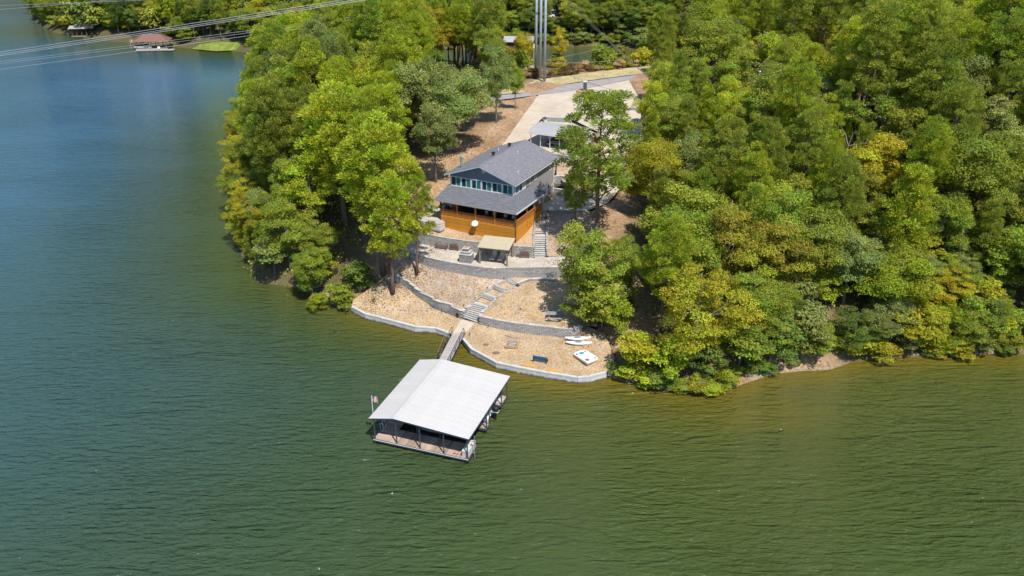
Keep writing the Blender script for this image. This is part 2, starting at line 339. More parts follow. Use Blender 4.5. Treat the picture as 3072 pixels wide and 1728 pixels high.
def pts_in_poly(P, poly2):
    x, y = P[:, 0], P[:, 1]; ins = np.zeros(len(P), bool); n = len(poly2)
    for i in range(n):
        x0, y0 = poly2[i]; x1, y1 = poly2[(i + 1) % n]
        c = ((y0 > y) != (y1 > y)); xi = (x1 - x0) * (y - y0) / ((y1 - y0) if y1 != y0 else 1e-9) + x0
        ins ^= c & (x < xi)
    return ins
def dist_poly(P, poly2):
    d = np.full(len(P), 1e9); n = len(poly2)
    for i in range(n):
        a = np.array(poly2[i]); b = np.array(poly2[(i + 1) % n]); ab = b - a
        t = np.clip(((P - a) @ ab) / max(ab @ ab, 1e-9), 0, 1); q = P - (a + t[:, None] * ab)
        d = np.minimum(d, np.hypot(q[:, 0], q[:, 1]))
    return d
CTRL = [(p.x, p.y, p.z - .08) for T in TERRACES for p in T]
verge = poly(G, (1300, 300, 13.6), (1450, 268, 14.0), (1560, 262, 14.35), (1610, 240, 14.9), (1750, 222, 15.1), (1880, 205, 15.3), (1990, 196, 15.5), (2000, 213, 15.42), (1884, 227, 15.12), (1760, 243, 14.82), (1640, 263, 14.52), (1560, 280, 14.32), (1470, 287, 14.12), (1380, 304, 13.92))
CTRL += [(p.x, p.y, p.z - .14) for T in (road_p, verge) for a, b_ in zip(T, T[1:]) for p in (a, a.lerp(b_, .5))]
CTRL += [(-12, 119, 10.2), (-15, 112, 8.4), (-14, 125, 11.3), (-9, 129, 12), (-8, 138, 13), (-3, 142, 13.5), (0, 149, 14), (-20, 104, 4.6), (-24, 103, 3.2), (-30, 115, 6.5), (-30, 140, 11), (-42, 135, 5.5), (-44, 165, 9), (-50, 190, 7), (-30, 175, 13), (-20, 160, 13.5),
         (-10, 200, 12), (6, 169, 14.6), (10, 175, 13.5), (20, 182, 13), (0, 220, 6), (-30, 215, 9), (30, 216, 6), (16, 228, 2.5), (5, 235, 2), (26, 233, 2.5), (18, 212, 7.5), (12, 220, 5), (45, 225, 12),
         (16, 92, 2.6), (22, 94, 4.0), (30, 98, 7), (18, 106, 7.5), (24, 112, 9.5), (40, 100, 8), (55, 104, 11), (75, 100, 10), (40, 125, 15), (26, 140, 14.5), (30, 160, 15.3), (57, 125, 18.5), (80, 130, 21), (46, 155, 12.5), (44, 150, 13),
         (60, 170, 18), (42, 200, 15), (90, 180, 24), (130, 160, 26), (130, 220, 28), (60, 250, 18), (100, 300, 22), (200, 200, 30),
         (-100, 330, 7), (-150, 360, 8), (-200, 450, 12), (-60, 330, 6), (0, 340, 7), (40, 340, 9), (0, 450, 12), (-100, 450, 16), (100, 450, 20), (0, 700, 25), (-200, 700, 22), (200, 700, 30), (25, 420, 8), (300, 400, 32)]
CT = np.array(CTRL)
def h_nat(P):
    """height of the natural ground at (n, 2) points"""
    P = np.atleast_2d(np.asarray(P, float)); out = np.zeros(len(P))
    ins = pts_in_poly(P, SHORE); sd = dist_poly(P, SHORE); sd = np.where(ins, sd, -sd)
    for k in range(0, len(P), 20000):
        q = P[k:k + 20000]; d2 = (q[:, 0, None] - CT[:, 0]) ** 2 + (q[:, 1, None] - CT[:, 1]) ** 2 + .3
        w = d2 ** -1.7; out[k:k + 20000] = (w @ CT[:, 2]) / w.sum(1)
    lump = .25 * np.sin(P[:, 0] * .31 + 1.3 * np.sin(P[:, 1] * .17)) * np.sin(P[:, 1] * .27 + np.sin(P[:, 0] * .21))
    s = np.clip(sd, 0, None)
    return np.where(ins, (out + lump) * (1 - np.exp(-s / np.where(P[:, 1] > 236, 9.0, np.clip(3.2 + (P[:, 0] - 13) * .55, 3.2, 8.5)))) + .12, np.clip(.12 + sd * .35, -4, .12))
def hz(x, y): return float(h_nat([(x, y)])[0])

def fast_mesh(name, V, F, mat=None, smooth=False):
    """V (n,3), F (m,k) arrays -> mesh"""
    me = bpy.data.meshes.new(name); V = np.ascontiguousarray(V, np.float32); F = np.ascontiguousarray(F, np.int32); k = F.shape[1]
    me.vertices.add(len(V)); me.vertices.foreach_set('co', V.ravel())
    me.loops.add(F.size); me.loops.foreach_set('vertex_index', F.ravel())
    me.polygons.add(len(F)); me.polygons.foreach_set('loop_start', np.arange(0, F.size, k, dtype=np.int32))
    if smooth: me.polygons.foreach_set('use_smooth', np.ones(len(F), bool))
    if mat: me.materials.append(mat)
    me.update(calc_edges=True); return me

# ground sheet: fine round the lot, coarser away from it
xs = np.unique(np.concatenate([np.arange(-1400, -260, 60), np.arange(-260, -70, 5), np.arange(-70, -28, 1.2), np.arange(-28, 32, .6), np.arange(32, 80, 1.2), np.arange(80, 260, 6), np.arange(260, 1501, 60)]).round(3))
ys = np.unique(np.concatenate([np.arange(-200, 40, 40), np.arange(40, 74, 4), np.arange(74, 136, .6), np.arange(136, 250, 1.5), np.arange(250, 480, 5), np.arange(480, 1801, 50)]).round(3))
X, Y = np.meshgrid(xs, ys); P = np.stack([X.ravel(), Y.ravel()], 1); Z = h_nat(P)
near = (P[:, 0] > -26) & (P[:, 0] < 34) & (P[:, 1] > 76) & (P[:, 1] < 170); idx = np.where(near)[0]; Q = P[idx]; ins = np.zeros(len(Q), bool)
for T in TERRACES:
    t2 = [tuple(p.xy) for p in T]; ins |= pts_in_poly(Q, t2) | (dist_poly(Q, t2) < .3)
outside = Q[~ins]; inq = np.where(ins)[0]; dd = np.zeros(len(inq))
for k in range(0, len(inq), 400):
    q = Q[inq[k:k + 400]]; dd[k:k + 400] = np.sqrt(((q[:, None, :] - outside[None]) ** 2).sum(2).min(1))
Z[idx[inq]] -= np.clip((dd - .5) / .9, 0, 1) * 2.6
nx = len(xs); I = np.arange(len(P)).reshape(Y.shape)
F = np.stack([I[:-1, :-1].ravel(), I[:-1, 1:].ravel(), I[1:, 1:].ravel(), I[1:, :-1].ravel()], 1)
# ground material: reddish litter with pale dirt, dry grass and, at the bank, clay
m, nt, N, L, B = new_mat('forest_floor_and_dirt')
B.inputs["Roughness"].default_value = .95; B.inputs["Specular IOR Level"].default_value = .1
g = N.new("ShaderNodeNewGeometry"); n1 = N.new("ShaderNodeTexNoise"); n1.inputs["Scale"].default_value = .13; n1.inputs["Detail"].default_value = 8; n1.inputs["Roughness"].default_value = .7
L.new(g.outputs["Position"], n1.inputs["Vector"])
r1 = ramp(N, [(.3, (.27, .17, .10)), (.45, (.42, .28, .17)), (.58, (.52, .37, .23)), (.75, (.56, .43, .27))]); L.new(n1.outputs[0], r1.inputs[0])
n2 = N.new("ShaderNodeTexNoise"); n2.inputs["Scale"].default_value = 2.2; n2.inputs["Detail"].default_value = 6; n2.inputs["Roughness"].default_value = .8; L.new(g.outputs["Position"], n2.inputs["Vector"])
r2 = ramp(N, [(.35, (.45, .42, .38)), (.65, (1.15, 1.1, 1.05))]); L.new(n2.outputs[0], r2.inputs[0])
mx = N.new("ShaderNodeMix"); mx.data_type = 'RGBA'; mx.blend_type = 'MULTIPLY'; mx.inputs[0].default_value = 1; L.new(r1.outputs[0], mx.inputs[6]); L.new(r2.outputs[0], mx.inputs[7])
at = N.new("ShaderNodeAttribute"); at.attribute_name = 'wood_litter'
mx2 = N.new("ShaderNodeMix"); mx2.data_type = 'RGBA'; L.new(at.outputs["Fac"], mx2.inputs[0]); L.new(mx.outputs[2], mx2.inputs[6])
r3 = ramp(N, [(.35, (.075, .08, .03)), (.55, (.13, .105, .055)), (.68, (.10, .13, .03))]); L.new(n2.outputs[0], r3.inputs[0]); L.new(r3.outputs[0], mx2.inputs[7])
L.new(mx2.outputs[2], B.inputs["Base Color"])
b = N.new("ShaderNodeBump"); b.inputs["Strength"].default_value = .8; b.inputs["Distance"].default_value = .15; L.new(n2.outputs[0], b.inputs["Height"]); L.new(b.outputs[0], B.inputs["Normal"])
M['ground'] = m
gm = fast_mesh('ground', np.column_stack([P, Z]), F, m, True)
# leaf litter lies under the woods: everywhere but the yard, the clearing and the bare banks
yard = [(-22, 96), (-17, 104), (-17, 118), (-14, 132), (-12, 142), (-8, 160), (20, 182), (34, 172), (25, 140), (17, 120), (13, 104), (15, 88), (8, 76), (-24, 92)]
lit = np.clip(np.where(pts_in_poly(P, yard), 0, dist_poly(P, yard) / 4), 0, 1) * .9
bank = [(22, 78), (24, 90), (30, 93), (35, 91), (37, 80)]
lit = np.maximum(lit, np.where(P[:, 1] > 236, 1.0, 0)); lit *= np.clip(.15 + np.where(pts_in_poly(P, bank), 0, dist_poly(P, bank)) / 5, 0, 1)
la = gm.attributes.new('wood_litter', 'FLOAT', 'POINT'); la.data.foreach_set('value', lit.astype(np.float32))
ground = add('ground', gm); tag(ground, 'reddish dirt and leaf litter of the wooded point', kind='structure')

ZS_ = {}
def zs(x, y):
    'height of the made ground (terraces, slabs) or the natural ground at a spot'
    from mathutils.bvhtree import BVHTree
    best = None
    for n_ in ('gravel_shore_terrace', 'gravel_hillside_west', 'gravel_hillside_east', 'patio_floor', 'gravel_bed', 'gravel_slope', 'gravel_bank', 'terrace_floor', 'garage_forecourt', 'driveway', 'carport_slab'):
        if n_ not in ZS_:
            o_ = bpy.data.objects[n_]; ZS_[n_] = BVHTree.FromPolygons([v.co.copy() for v in o_.data.vertices], [tuple(p.vertices) for p in o_.data.polygons])
        h_ = ZS_[n_].ray_cast(Vector((x, y, 60)), Vector((0, 0, -1)))[0]
        if h_ is not None and (best is None or h_.z > best): best = h_.z
    return best if best is not None else hz(x, y)
def idw(q, C, p=3.0):
    d2 = ((q[:, None, :] - C[None, :, :2]) ** 2).sum(2) + 1e-4; w = d2 ** (-p / 2); return (w @ C[:, 2]) / w.sum(1)
def surface(name, pts, mat, step=.9, label=None, lift=0.0, bumpy=0.0, kind='structure', cat=None, thick=0.0):
    """a sheet that fills the outline pts, its height carried smoothly between them"""
    dense = []
    for i, p in enumerate(pts):
        q = pts[(i + 1) % len(pts)]; n = max(1, int((q - p).length / step))
        for k in range(n): dense.append(p.lerp(q, k / n))
    C = np.array([tuple(p) for p in dense]); o2 = [tuple(p[:2]) for p in C]
    x0, y0 = C[:, 0].min(), C[:, 1].min(); x1, y1 = C[:, 0].max(), C[:, 1].max()
    gx, gy = np.meshgrid(np.arange(x0, x1, step), np.arange(y0, y1, step)); q = np.stack([gx.ravel(), gy.ravel()], 1)
    q = q[pts_in_poly(q, o2)]; q = q[dist_poly(q, o2) > step * .45] if len(q) else q
    vv = [Vector(p) for p in o2] + [Vector(tuple(p)) for p in q]
    n = len(o2); v2, e2, f2, _, _, _ = delaunay_2d_cdt(vv, [(i, (i + 1) % n) for i in range(n)], [], 1, 1e-4)
    a = np.array([tuple(v) for v in v2]); z = idw(a, C)
    if bumpy: z = z + bumpy * np.sin(a[:, 0] * 1.7 + 2 * np.sin(a[:, 1] * .9)) * np.sin(a[:, 1] * 1.9)
    me = bpy.data.meshes.new(name); me.from_pydata([(float(x), float(y), float(h) + lift) for (x, y), h in zip(a, z)], [], [tuple(f) for f in f2])
    me.materials.append(mat)
    for p in me.polygons: p.use_smooth = True
    me.update()
    if len(me.polygons) and sum(p.normal.z for p in me.polygons) < 0: me.flip_normals()
    o = add(name, me); return tag(o, label, cat, kind=kind)

surface('gravel_shore_terrace', beach, M['gravel'], .7, 'tan river gravel filling the terrace behind the seawall')
surface('gravel_hillside_west', mid_west, M['gravel2'], .7, 'mottled gravel slope below the patio wall, on the stepped path side of the pines')
surface('gravel_hillside_east', mid_east, M['gravel'], .7, 'tan gravel slope with the picnic table')
surface('patio_floor', patio_p, M['flag'], 1.5, 'stained pale concrete patio floor between the two curved walls')
surface('gravel_bed', bed_p, M['gravel'], .8, 'tan gravel bed at the foot of the orange skirting')
surface('terrace_floor', terrace_p, M['flag'], .9, 'pale paved side terrace beside the porch')
surface('garage_forecourt', garage_p, M['concrete'], 1.2, 'pale concrete forecourt at the garage door', lift=.004, kind='structure')
surface('gravel_slope', slope_p, M['gravel2'], .8, 'pinkish gravel slope beside the upper stairs')
surface('gravel_bank', upper_p, M['gravel2'], .8, 'gravel bank behind the house below the carport')
surface('carport_slab', carpad_p, M['concrete'], 1.5, 'concrete pad below the carport', lift=.012)
surface('driveway', drive_p, M['concrete'], 1.5, 'wide pale concrete driveway')
surface('driveway_lane', lane_p, M['concrete'], 1.5, 'concrete lane dropping from the driveway to the garage', lift=.008)
surface('road', road_p, M['asphalt'], 1.6, 'faded grey asphalt lane past the top of the driveway', lift=.03)
M['drygrass'] = gravel_mat('dry_grass', [(0, (.34, .27, .14)), (.35, (.46, .37, .19)), (.7, (.54, .44, .24)), (1, (.36, .34, .15))], .35)
verge = poly(G, (1300, 300, 13.6), (1450, 268, 14.0), (1560, 262, 14.35), (1610, 240, 14.9), (1750, 222, 15.1), (1880, 205, 15.3), (1990, 196, 15.5), (2000, 213, 15.42), (1884, 227, 15.12), (1760, 243, 14.82), (1640, 263, 14.52), (1560, 280, 14.32), (1470, 287, 14.12), (1380, 304, 13.92))
surface('grass_verge_field', verge, M['drygrass'], 1.6, 'strip of dry straw-coloured grass along the lane', lift=.08)
M['lawn'] = gravel_mat('lawn_grass', [(0, (.13, .18, .03)), (.5, (.19, .24, .04)), (1, (.26, .28, .07))], .8)
lawn = poly(G, (575, 149, .1), (600, 136, 1.2), (650, 126, 2.2), (715, 130, 2.2), (735, 143, .8), (735, 151, .1), (650, 156, .1))
lawn = [Vector((p.x, p.y, max(.12, p.z))) for p in lawn]
surface('far_lawn', lawn, M['lawn'], 2.5, 'bright green mown lawn at the water across the cove', lift=.25)

# ------------------------------------------------------------------ water
m, nt, N, L, B = new_mat('lake_water')
g = N.new("ShaderNodeNewGeometry"); P0 = g.outputs["Position"]
at = N.new("ShaderNodeAttribute"); at.attribute_name = 'shallow'
ax = N.new("ShaderNodeAttribute"); ax.attribute_name = 'silt_vs_sky'
deep = N.new("ShaderNodeMix"); deep.data_type = 'RGBA'; deep.inputs[6].default_value = (.042, .084, .062, 1); deep.inputs[7].default_value = (.050, .078, .018, 1); L.new(ax.outputs["Fac"], deep.inputs[0])  # sideways change of sky reflection painted into the colour, plus green silt near shore
ao = N.new("ShaderNodeAttribute"); ao.attribute_name = 'painted_sky'; sky_mix = N.new("ShaderNodeMix"); sky_mix.data_type = 'RGBA'; sky_mix.inputs[7].default_value = (.048, .130, .205, 1); L.new(ao.outputs["Fac"], sky_mix.inputs[0]); L.new(deep.outputs[2], sky_mix.inputs[6])  # blue sky reflection painted into the body colour of the far water
sh = N.new("ShaderNodeMix"); sh.data_type = 'RGBA'; sh.inputs[7].default_value = (.15, .115, .010, 1); L.new(at.outputs["Fac"], sh.inputs[0]); L.new(sky_mix.outputs[2], sh.inputs[6])
L.new(sh.outputs[2], B.inputs["Base Color"]); B.inputs["Roughness"].default_value = .05; B.inputs["IOR"].default_value = 1.33; B.inputs["Specular IOR Level"].default_value = .36; B.inputs["Specular Tint"].default_value = (.6, .85, 1, 1)
def mapped(rz, sc):
    mp = N.new("ShaderNodeMapping"); mp.vector_type = 'POINT'; mp.inputs["Rotation"].default_value = (0, 0, rz); mp.inputs["Scale"].default_value = sc; L.new(P0, mp.inputs[0]); return mp.outputs[0]
def noise(vec, s, det, rough=.55, dist=0.0):
    n = N.new("ShaderNodeTexNoise"); n.inputs["Scale"].default_value = s; n.inputs["Detail"].default_value = det; n.inputs["Roughness"].default_value = rough; n.inputs["Distortion"].default_value = dist
    L.new(vec, n.inputs["Vector"]); return n.outputs[0]
def mth(op, a, b):
    n = N.new("ShaderNodeMath"); n.operation = op
    for i, q in enumerate((a, b)):
        if isinstance(q, (int, float)): n.inputs[i].default_value = q
        else: L.new(q, n.inputs[i])
    return n.outputs[0]
w1 = mth('SUBTRACT', 1.0, mth('ABSOLUTE', mth('SUBTRACT', mth('MULTIPLY', noise(mapped(-.42, (.24, 1.0, 1)), .8, 2, .45, .5), 3.0), 1.5), 0.0))        # long low crests
w2 = noise(mapped(-.2, (.4, 1.15, 1)), 1.9, 3, .6, .4)          # wind ripples
w3 = noise(mapped(.5, (.7, 1.0, 1)), 5.5, 2, .5)
patch = noise(mapped(.2, (.5, 1, 1)), .045, 3, .6)
hgt = mth('ADD', mth('MULTIPLY', w1, .34), mth('ADD', mth('MULTIPLY', w2, .55), mth('MULTIPLY', w3, .06)))
hgt = mth('MULTIPLY', hgt, mth('ADD', mth('MULTIPLY', mth('SUBTRACT', patch, .5), 2.2), .95))
b = N.new("ShaderNodeBump"); b.inputs["Strength"].default_value = 1; b.inputs["Distance"].default_value = 1.05; L.new(hgt, b.inputs["Height"]); L.new(b.outputs[0], B.inputs["Normal"])
M['water'] = m
wxs = np.unique(np.concatenate([np.arange(-1500, -120, 60), np.arange(-120, 120, 2.0), np.arange(120, 1501, 60)])); wys = np.unique(np.concatenate([np.arange(-300, 20, 40), np.arange(20, 130, 2.0), np.arange(130, 340, 4), np.arange(340, 1801, 60)]))
X, Y = np.meshgrid(wxs, wys); P = np.stack([X.ravel(), Y.ravel()], 1); I = np.arange(len(P)).reshape(Y.shape)
F = np.stack([I[:-1, :-1].ravel(), I[:-1, 1:].ravel(), I[1:, 1:].ravel(), I[1:, :-1].ravel()], 1)
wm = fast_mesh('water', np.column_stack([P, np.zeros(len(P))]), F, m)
sd = np.where(pts_in_poly(P, SHORE), 0, dist_poly(P, SHORE))
shal = np.exp(-(sd / 4.2) ** 1.3) * np.clip((P[:, 0] + 45) / 40, .12, 1)
shal = np.maximum(shal, .55 * np.exp(-((P[:, 0] - 24) ** 2 / 200 + (P[:, 1] - 74) ** 2 / 22)))
silt_vs_sky = np.clip(.5 + .5 * np.tanh((P[:, 0] + 24 - (P[:, 1] - 50) * .22) / 26), 0, 1)  # painted sky reflection fades across the lake; the shore silt follows
silt_vs_sky = np.maximum(silt_vs_sky, np.exp(-(sd / 18) ** 2) * .9)
sky_amt = np.clip((P[:, 1] - 30 - (P[:, 0] + 60) * .9) / 140, 0, 1) * np.clip((sd - 6) / 35, 0, 1) * np.clip((-45 - P[:, 0] + np.where(P[:, 1] < 225, 200, 0)) / 25, 0, 1)
shal = np.maximum(shal, .40 * np.exp(-sd / 14) * np.clip((P[:, 0] + 25) / 30, 0, 1))
for nm, val in (('shallow', shal), ('silt_vs_sky', silt_vs_sky), ('painted_sky', sky_amt)):
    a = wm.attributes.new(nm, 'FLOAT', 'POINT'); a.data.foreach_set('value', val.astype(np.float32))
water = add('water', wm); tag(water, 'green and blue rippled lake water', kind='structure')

# ------------------------------------------------------------------ retaining walls of stacked blocks
R = random.Random(7)
def block_mesh(name, l, d, h, mat, ins=.022):
    x, y, z = l / 2, d / 2, h / 2
    return MB().hexa([(-x + ins, -y, -z + ins), (x - ins, -y, -z + ins), (x - .004, y, -z), (-x + .004, y, -z), (-x + ins, -y, z - ins), (x - ins, -y, z - ins), (x - .004, y, z), (-x + .004, y, z)]).mesh(name, mat)
BLK, CRS = .46, .2
blocks = [block_mesh('retaining_block', BLK * k, .30, CRS - .004, M['wallstone'], .02 + .006 * j) for j, k in enumerate((1, .98, 1))]
capm = block_mesh('cap_block', BLK * 1.3, .36, .1, M['capstone'], .012)
def arclen(pts):
    s = [0.0]
    for a, b_ in zip(pts, pts[1:]): s.append(s[-1] + (b_ - a).xy.length)
    return s
def at_len(pts, s, t):
    for i in range(len(s) - 1):
        if t <= s[i + 1] or i == len(s) - 2:
            f = (t - s[i]) / max(s[i + 1] - s[i], 1e-6); return pts[i].lerp(pts[i + 1], f), (pts[i + 1] - pts[i]).xy.normalized()
def smooth(pts, n=4):
    out = []
    P_ = [pts[0]] + list(pts) + [pts[-1]]
    for i in range(1, len(P_) - 2):
        a, b_, c, d = P_[i - 1:i + 3]
        for k in range(n):
            t = k / n; out.append(.5 * ((2 * b_) + (c - a) * t + (2 * a - 5 * b_ + 4 * c - d) * t * t + (3 * b_ - a - 3 * c + d) * t ** 3))
    return out + [pts[-1]]
def wall(name, label, top, bottom, cat='retaining wall', cap=True, sm=True):
    pts = [Vector((p.x, p.y, b_)) for p, b_ in zip(top, bottom)]; tz = [Vector((p.x, p.y, p.z)) for p in top]
    if sm and len(pts) > 2: pts, tz = smooth(pts), smooth(tz)
    s = arclen(pts); s2 = arclen(tz); T = s[-1]; o = pts[0].copy(); t = thing(name, label, cat, o)
    # backing core behind the blocks
    core = MB()
    for i in range(len(pts) - 1):
        a, b_ = pts[i], pts[i + 1]; d = (b_ - a).xy.normalized(); nrm = Vector((-d.y, d.x, 0)) * .13
        za, zb = tz[i].z - .12, tz[i + 1].z - .12
        A, B_ = Vector((a.x, a.y, 0)), Vector((b_.x, b_.y, 0))
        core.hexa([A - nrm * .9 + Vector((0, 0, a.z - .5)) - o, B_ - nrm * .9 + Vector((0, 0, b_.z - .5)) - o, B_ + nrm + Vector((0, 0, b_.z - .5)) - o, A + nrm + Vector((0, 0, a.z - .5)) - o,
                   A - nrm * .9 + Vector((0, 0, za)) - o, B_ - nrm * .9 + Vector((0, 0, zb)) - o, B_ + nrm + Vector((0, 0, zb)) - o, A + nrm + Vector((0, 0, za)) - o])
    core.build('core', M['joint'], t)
    n = 0; rest = MB(); lo = int(min(p.z for p in pts) / CRS) - 1; hi = int(max(p.z for p in tz) / CRS) + 1; ends = {}
    for k in range(hi, lo, -1):
        x = (k % 2) * BLK / 2 + BLK / 2
        while x < T:
            p, d = at_len(pts, s, x); q, _ = at_len(tz, s2, x * s2[-1] / T); z = k * CRS
            if z + CRS > p.z - .02 and z + CRS <= q.z + .08:
                a = math.atan2(d.y, d.x); j = R.uniform(-.012, .012)
                loc = Vector((p.x + d.y * j, p.y - d.x * j, z + CRS / 2)) - o
                if n < 290: add('block', blocks[R.randrange(3)], t, loc, (0, 0, a)); n += 1
                else: rest.rbox(loc, BLK - .03, .3, CRS - .02, Matrix.Rotation(a, 3, 'Z'))
            x += BLK
    if rest.v: tag(rest.build('block', M['wallstone'], t), kind='stuff')
    if cap:
        x = BLK * .6; W = BLK * 1.3; c = 0
        while x < T:
            p, d = at_len(pts, s, x); q, _ = at_len(tz, s2, x * s2[-1] / T); z = math.floor((q.z + .08) / CRS) * CRS + .052
            add('cap_stone', capm, t, Vector((p.x, p.y, z)) - o, (0, 0, math.atan2(d.y, d.x))); x += W; c += 1
    return t
lower_west = list(lwL_top); wall('retaining_wall', 'lower grey block wall stepping down from the pines to the foot of the winding stairs', lower_west, [3.1, 2.75, 2.45, 2.15, 1.9, 1.7, 1.6, 1.4], sm=True)
wall('retaining_wall', 'lower grey block wall between the picnic table terrace and the beached kayaks', lwR_top, [1.3, 1.3, 1.3, 1.3, 1.3, 1.3, 1.4, 1.7])
wall('retaining_wall', 'long curved grey block wall holding up the patio', pw_top, [4.9, 4.8, 4.55, 4.4, 4.35, 4.35, 4.35, 4.3, 4.3, 4.3, 4.3, 4.3])
wall('retaining_wall', 'tall grey block wall behind the patio under the orange skirting', uw_top, [5.9, 5.6, 5.55, 5.55, 5.55, 5.55, 5.55])
wall('retaining_wall', 'short side wall between the trash can and the first flight of the winding stairs', [G(1385, 932, 2.65), pathL[1] + Vector((-.1, 0, .1))], [1.3, 1.9])
wall('retaining_wall', 'short side wall on the fire pit side of the first flight of the winding stairs', [G(1438, 946.6, 2.65), pathR[1] + Vector((.1, 0, .1))], [1.3, 1.9])
wall('retaining_wall', 'thin low block edging curving from the winding stairs towards the picnic table tree', poly(G, (1553, 850, 4.62), (1571, 842, 4.62), (1590, 837, 4.62), (1632, 836, 4.62), (1672, 841, 4.5)), [4.1, 4.1, 4.1, 4.1, 4.0])
wall('retaining_wall', 'curved low wall of rough blocks at the back of the garage forecourt', poly(G, (1636, 572, 9.3), (1641, 564, 9.75), (1685, 570, 9.75), (1740, 577, 9.75), (1790, 580, 9.6)), [8.8] * 5)
wall('retaining_wall', 'upper tier of rough blocks beside the back corner of the house', poly(G, (1640, 547, 10.9), (1658, 533, 11.3), (1680, 526, 11.5), (1712, 530, 11.5)), [9.9, 10.2, 10.4, 10.4])
wall('retaining_wall', 'short rough block wall at the edge of the carport slab', poly(G, (1660, 459, 13.1), (1675, 462, 13.1), (1705, 466, 13.1), (1740, 469, 13.1)), [12.2, 12.1, 12.1, 12.1])
wall('retaining_wall', 'rough block wall along the drop of the garage forecourt beside the gravel slope', poly(G, (1645, 630, 9.05), (1700, 630, 9.05), (1762, 631, 9.05)), [8.5, 8.3, 8.3], cap=True)
t = thing('retaining_wall', 'smooth grey rendered wall at the drop of the driveway behind the carport', 'retaining wall', G(1628, 353, 14))
a0, a1 = G(1628, 353, 14) - t.location, G(1716, 357, 14) - t.location
d = (a1 - a0).normalized(); nn = Vector((-d.y, d.x, 0)) * .12
M['greenwall'] = pm('grey_render', (.33, .35, .34), (.26, .28, .27), 1, .85)
MB().hexa([a0 - nn + Vector((0, 0, -1)), a1 - nn + Vector((0, 0, -1)), a1 + nn + Vector((0, 0, -1)), a0 + nn + Vector((0, 0, -1)), a0 - nn + Vector((0, 0, .1)), a1 - nn + Vector((0, 0, .1)), a1 + nn + Vector((0, 0, .1)), a0 + nn + Vector((0, 0, .1))]).build('wall_panel', M['greenwall'], t)
MB().hexa([a0 - nn * 1.3 + Vector((0, 0, .102)), a1 - nn * 1.3 + Vector((0, 0, .102)), a1 + nn * 1.3 + Vector((0, 0, .102)), a0 + nn * 1.3 + Vector((0, 0, .102)), a0 - nn * 1.3 + Vector((0, 0, .17)), a1 - nn * 1.3 + Vector((0, 0, .17)), a1 + nn * 1.3 + Vector((0, 0, .17)), a0 + nn * 1.3 + Vector((0, 0, .17))]).build('coping', M['capstone'], t)

# seawall: cast segments with a pale top
def seawall_build(label, pts):
    t = thing('seawall', label, 'seawall', pts[0])
    o = t.location
    for i in range(len(pts) - 1):
        a, b_ = pts[i], pts[i + 1]; d = (b_ - a).normalized(); n_ = Vector((-d.y, d.x, 0))
        a2, b2 = a - o, b_ - o
        def q(p, k, z): return Vector((p.x + n_.x * k, p.y + n_.y * k, z))
        a2 = a2 + d * .006; b2 = b2 - d * .006
        MB().hexa([q(a2, -.10, -1.6), q(b2, -.10, -1.6), q(b2, .22, -1.6), q(a2, .22, -1.6), q(a2, -.04, -.1), q(b2, -.04, -.1), q(b2, .22, -.1), q(a2, .22, -.1)]).build('wall_segment', M['seawall'], t)
        MB().hexa([q(a2, -.07, -.097), q(b2, -.07, -.097), q(b2, .26, -.097), q(a2, .26, -.097), q(a2, -.06, .06), q(b2, -.06, .06), q(b2, .25, .06), q(a2, .25, .06)]).build('cap_stone', M['seawall'], t)
    return t
seawall_build('pale concrete seawall on the pine side of the gangway', seawall_L)
seawall_build('pale concrete seawall on the bench and pedal boat side of the gangway', seawall_R)

# winding lower stairs
def quadstep(t, A, B_, C, D, z, th, mat, name='step'):
    o = t.location
    lo = [Vector((p.x, p.y, z - th)) - o for p in (A, B_, C, D)]; hi = [Vector((p.x, p.y, z)) - o for p in (A, B_, C, D)]
    MB().hexa(lo + hi).build(name, mat, t)
def edging(t, pts, w, z_up, h, mat, name='side_block'):
    o = t.location
    for i in range(len(pts) - 1):
        a, b_ = pts[i], pts[i + 1]; L_ = (b_ - a).xy.length; n = max(1, round(L_ / .55)); d = (b_ - a).xy.normalized(); ang = math.atan2(d.y, d.x)
        for k in range(n):
            p = a.lerp(b_, (k + .5) / n); MB().cbox(0, 0, 0, L_ / n - .02, w, h).build(name, mat, t, Vector((p.x, p.y, p.z + z_up - h / 2)) - o, (0, 0, ang))
st = thing('winding_stairs', 'winding grey stone stairs with gravel landings climbing from the walkway to the patio wall', 'stairs', pathL[0])
fl = {0: 7, 1: 2, 3: 3, 5: 3, 7: 3}
for i in range(len(NODES) - 1):
    A, B_, C, D = pathL[i], pathR[i], pathR[i + 1], pathL[i + 1]; z0, z1 = NODES[i][2], NODES[i + 1][2]
    if i in fl:
        n = fl[i]
        for k in range(n):
            t0, t1 = k / n, min(1, (k + 1) / n + (.10 if k < n - 1 else 0)); z = z0 + (z1 - z0) * (k + 1) / n
            quadstep(st, A.lerp(D, t0), B_.lerp(C, t0), B_.lerp(C, t1), A.lerp(D, t1), z, .075, M['capstone'])
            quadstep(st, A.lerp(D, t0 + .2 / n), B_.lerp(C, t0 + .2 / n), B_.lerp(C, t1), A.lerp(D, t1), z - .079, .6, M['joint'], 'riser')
    else:
        quadstep(st, A.lerp(B_, .1), B_.lerp(A, .1), C.lerp(D, .1), D.lerp(C, .1), z1 - .02, .4, M['gravel'], 'gravel_landing')
        quadstep(st, A, B_, B_.lerp(C, .2), A.lerp(D, .2), z1 + .02, .3, M['capstone'], 'landing_edge')
edging(st, [p + Vector((0, 0, 0)) for p in pathL[1:]], .26, .14, .42, M['wallstone'])
edging(st, [p + Vector((0, 0, 0)) for p in pathR[1:]], .26, .14, .42, M['wallstone'])
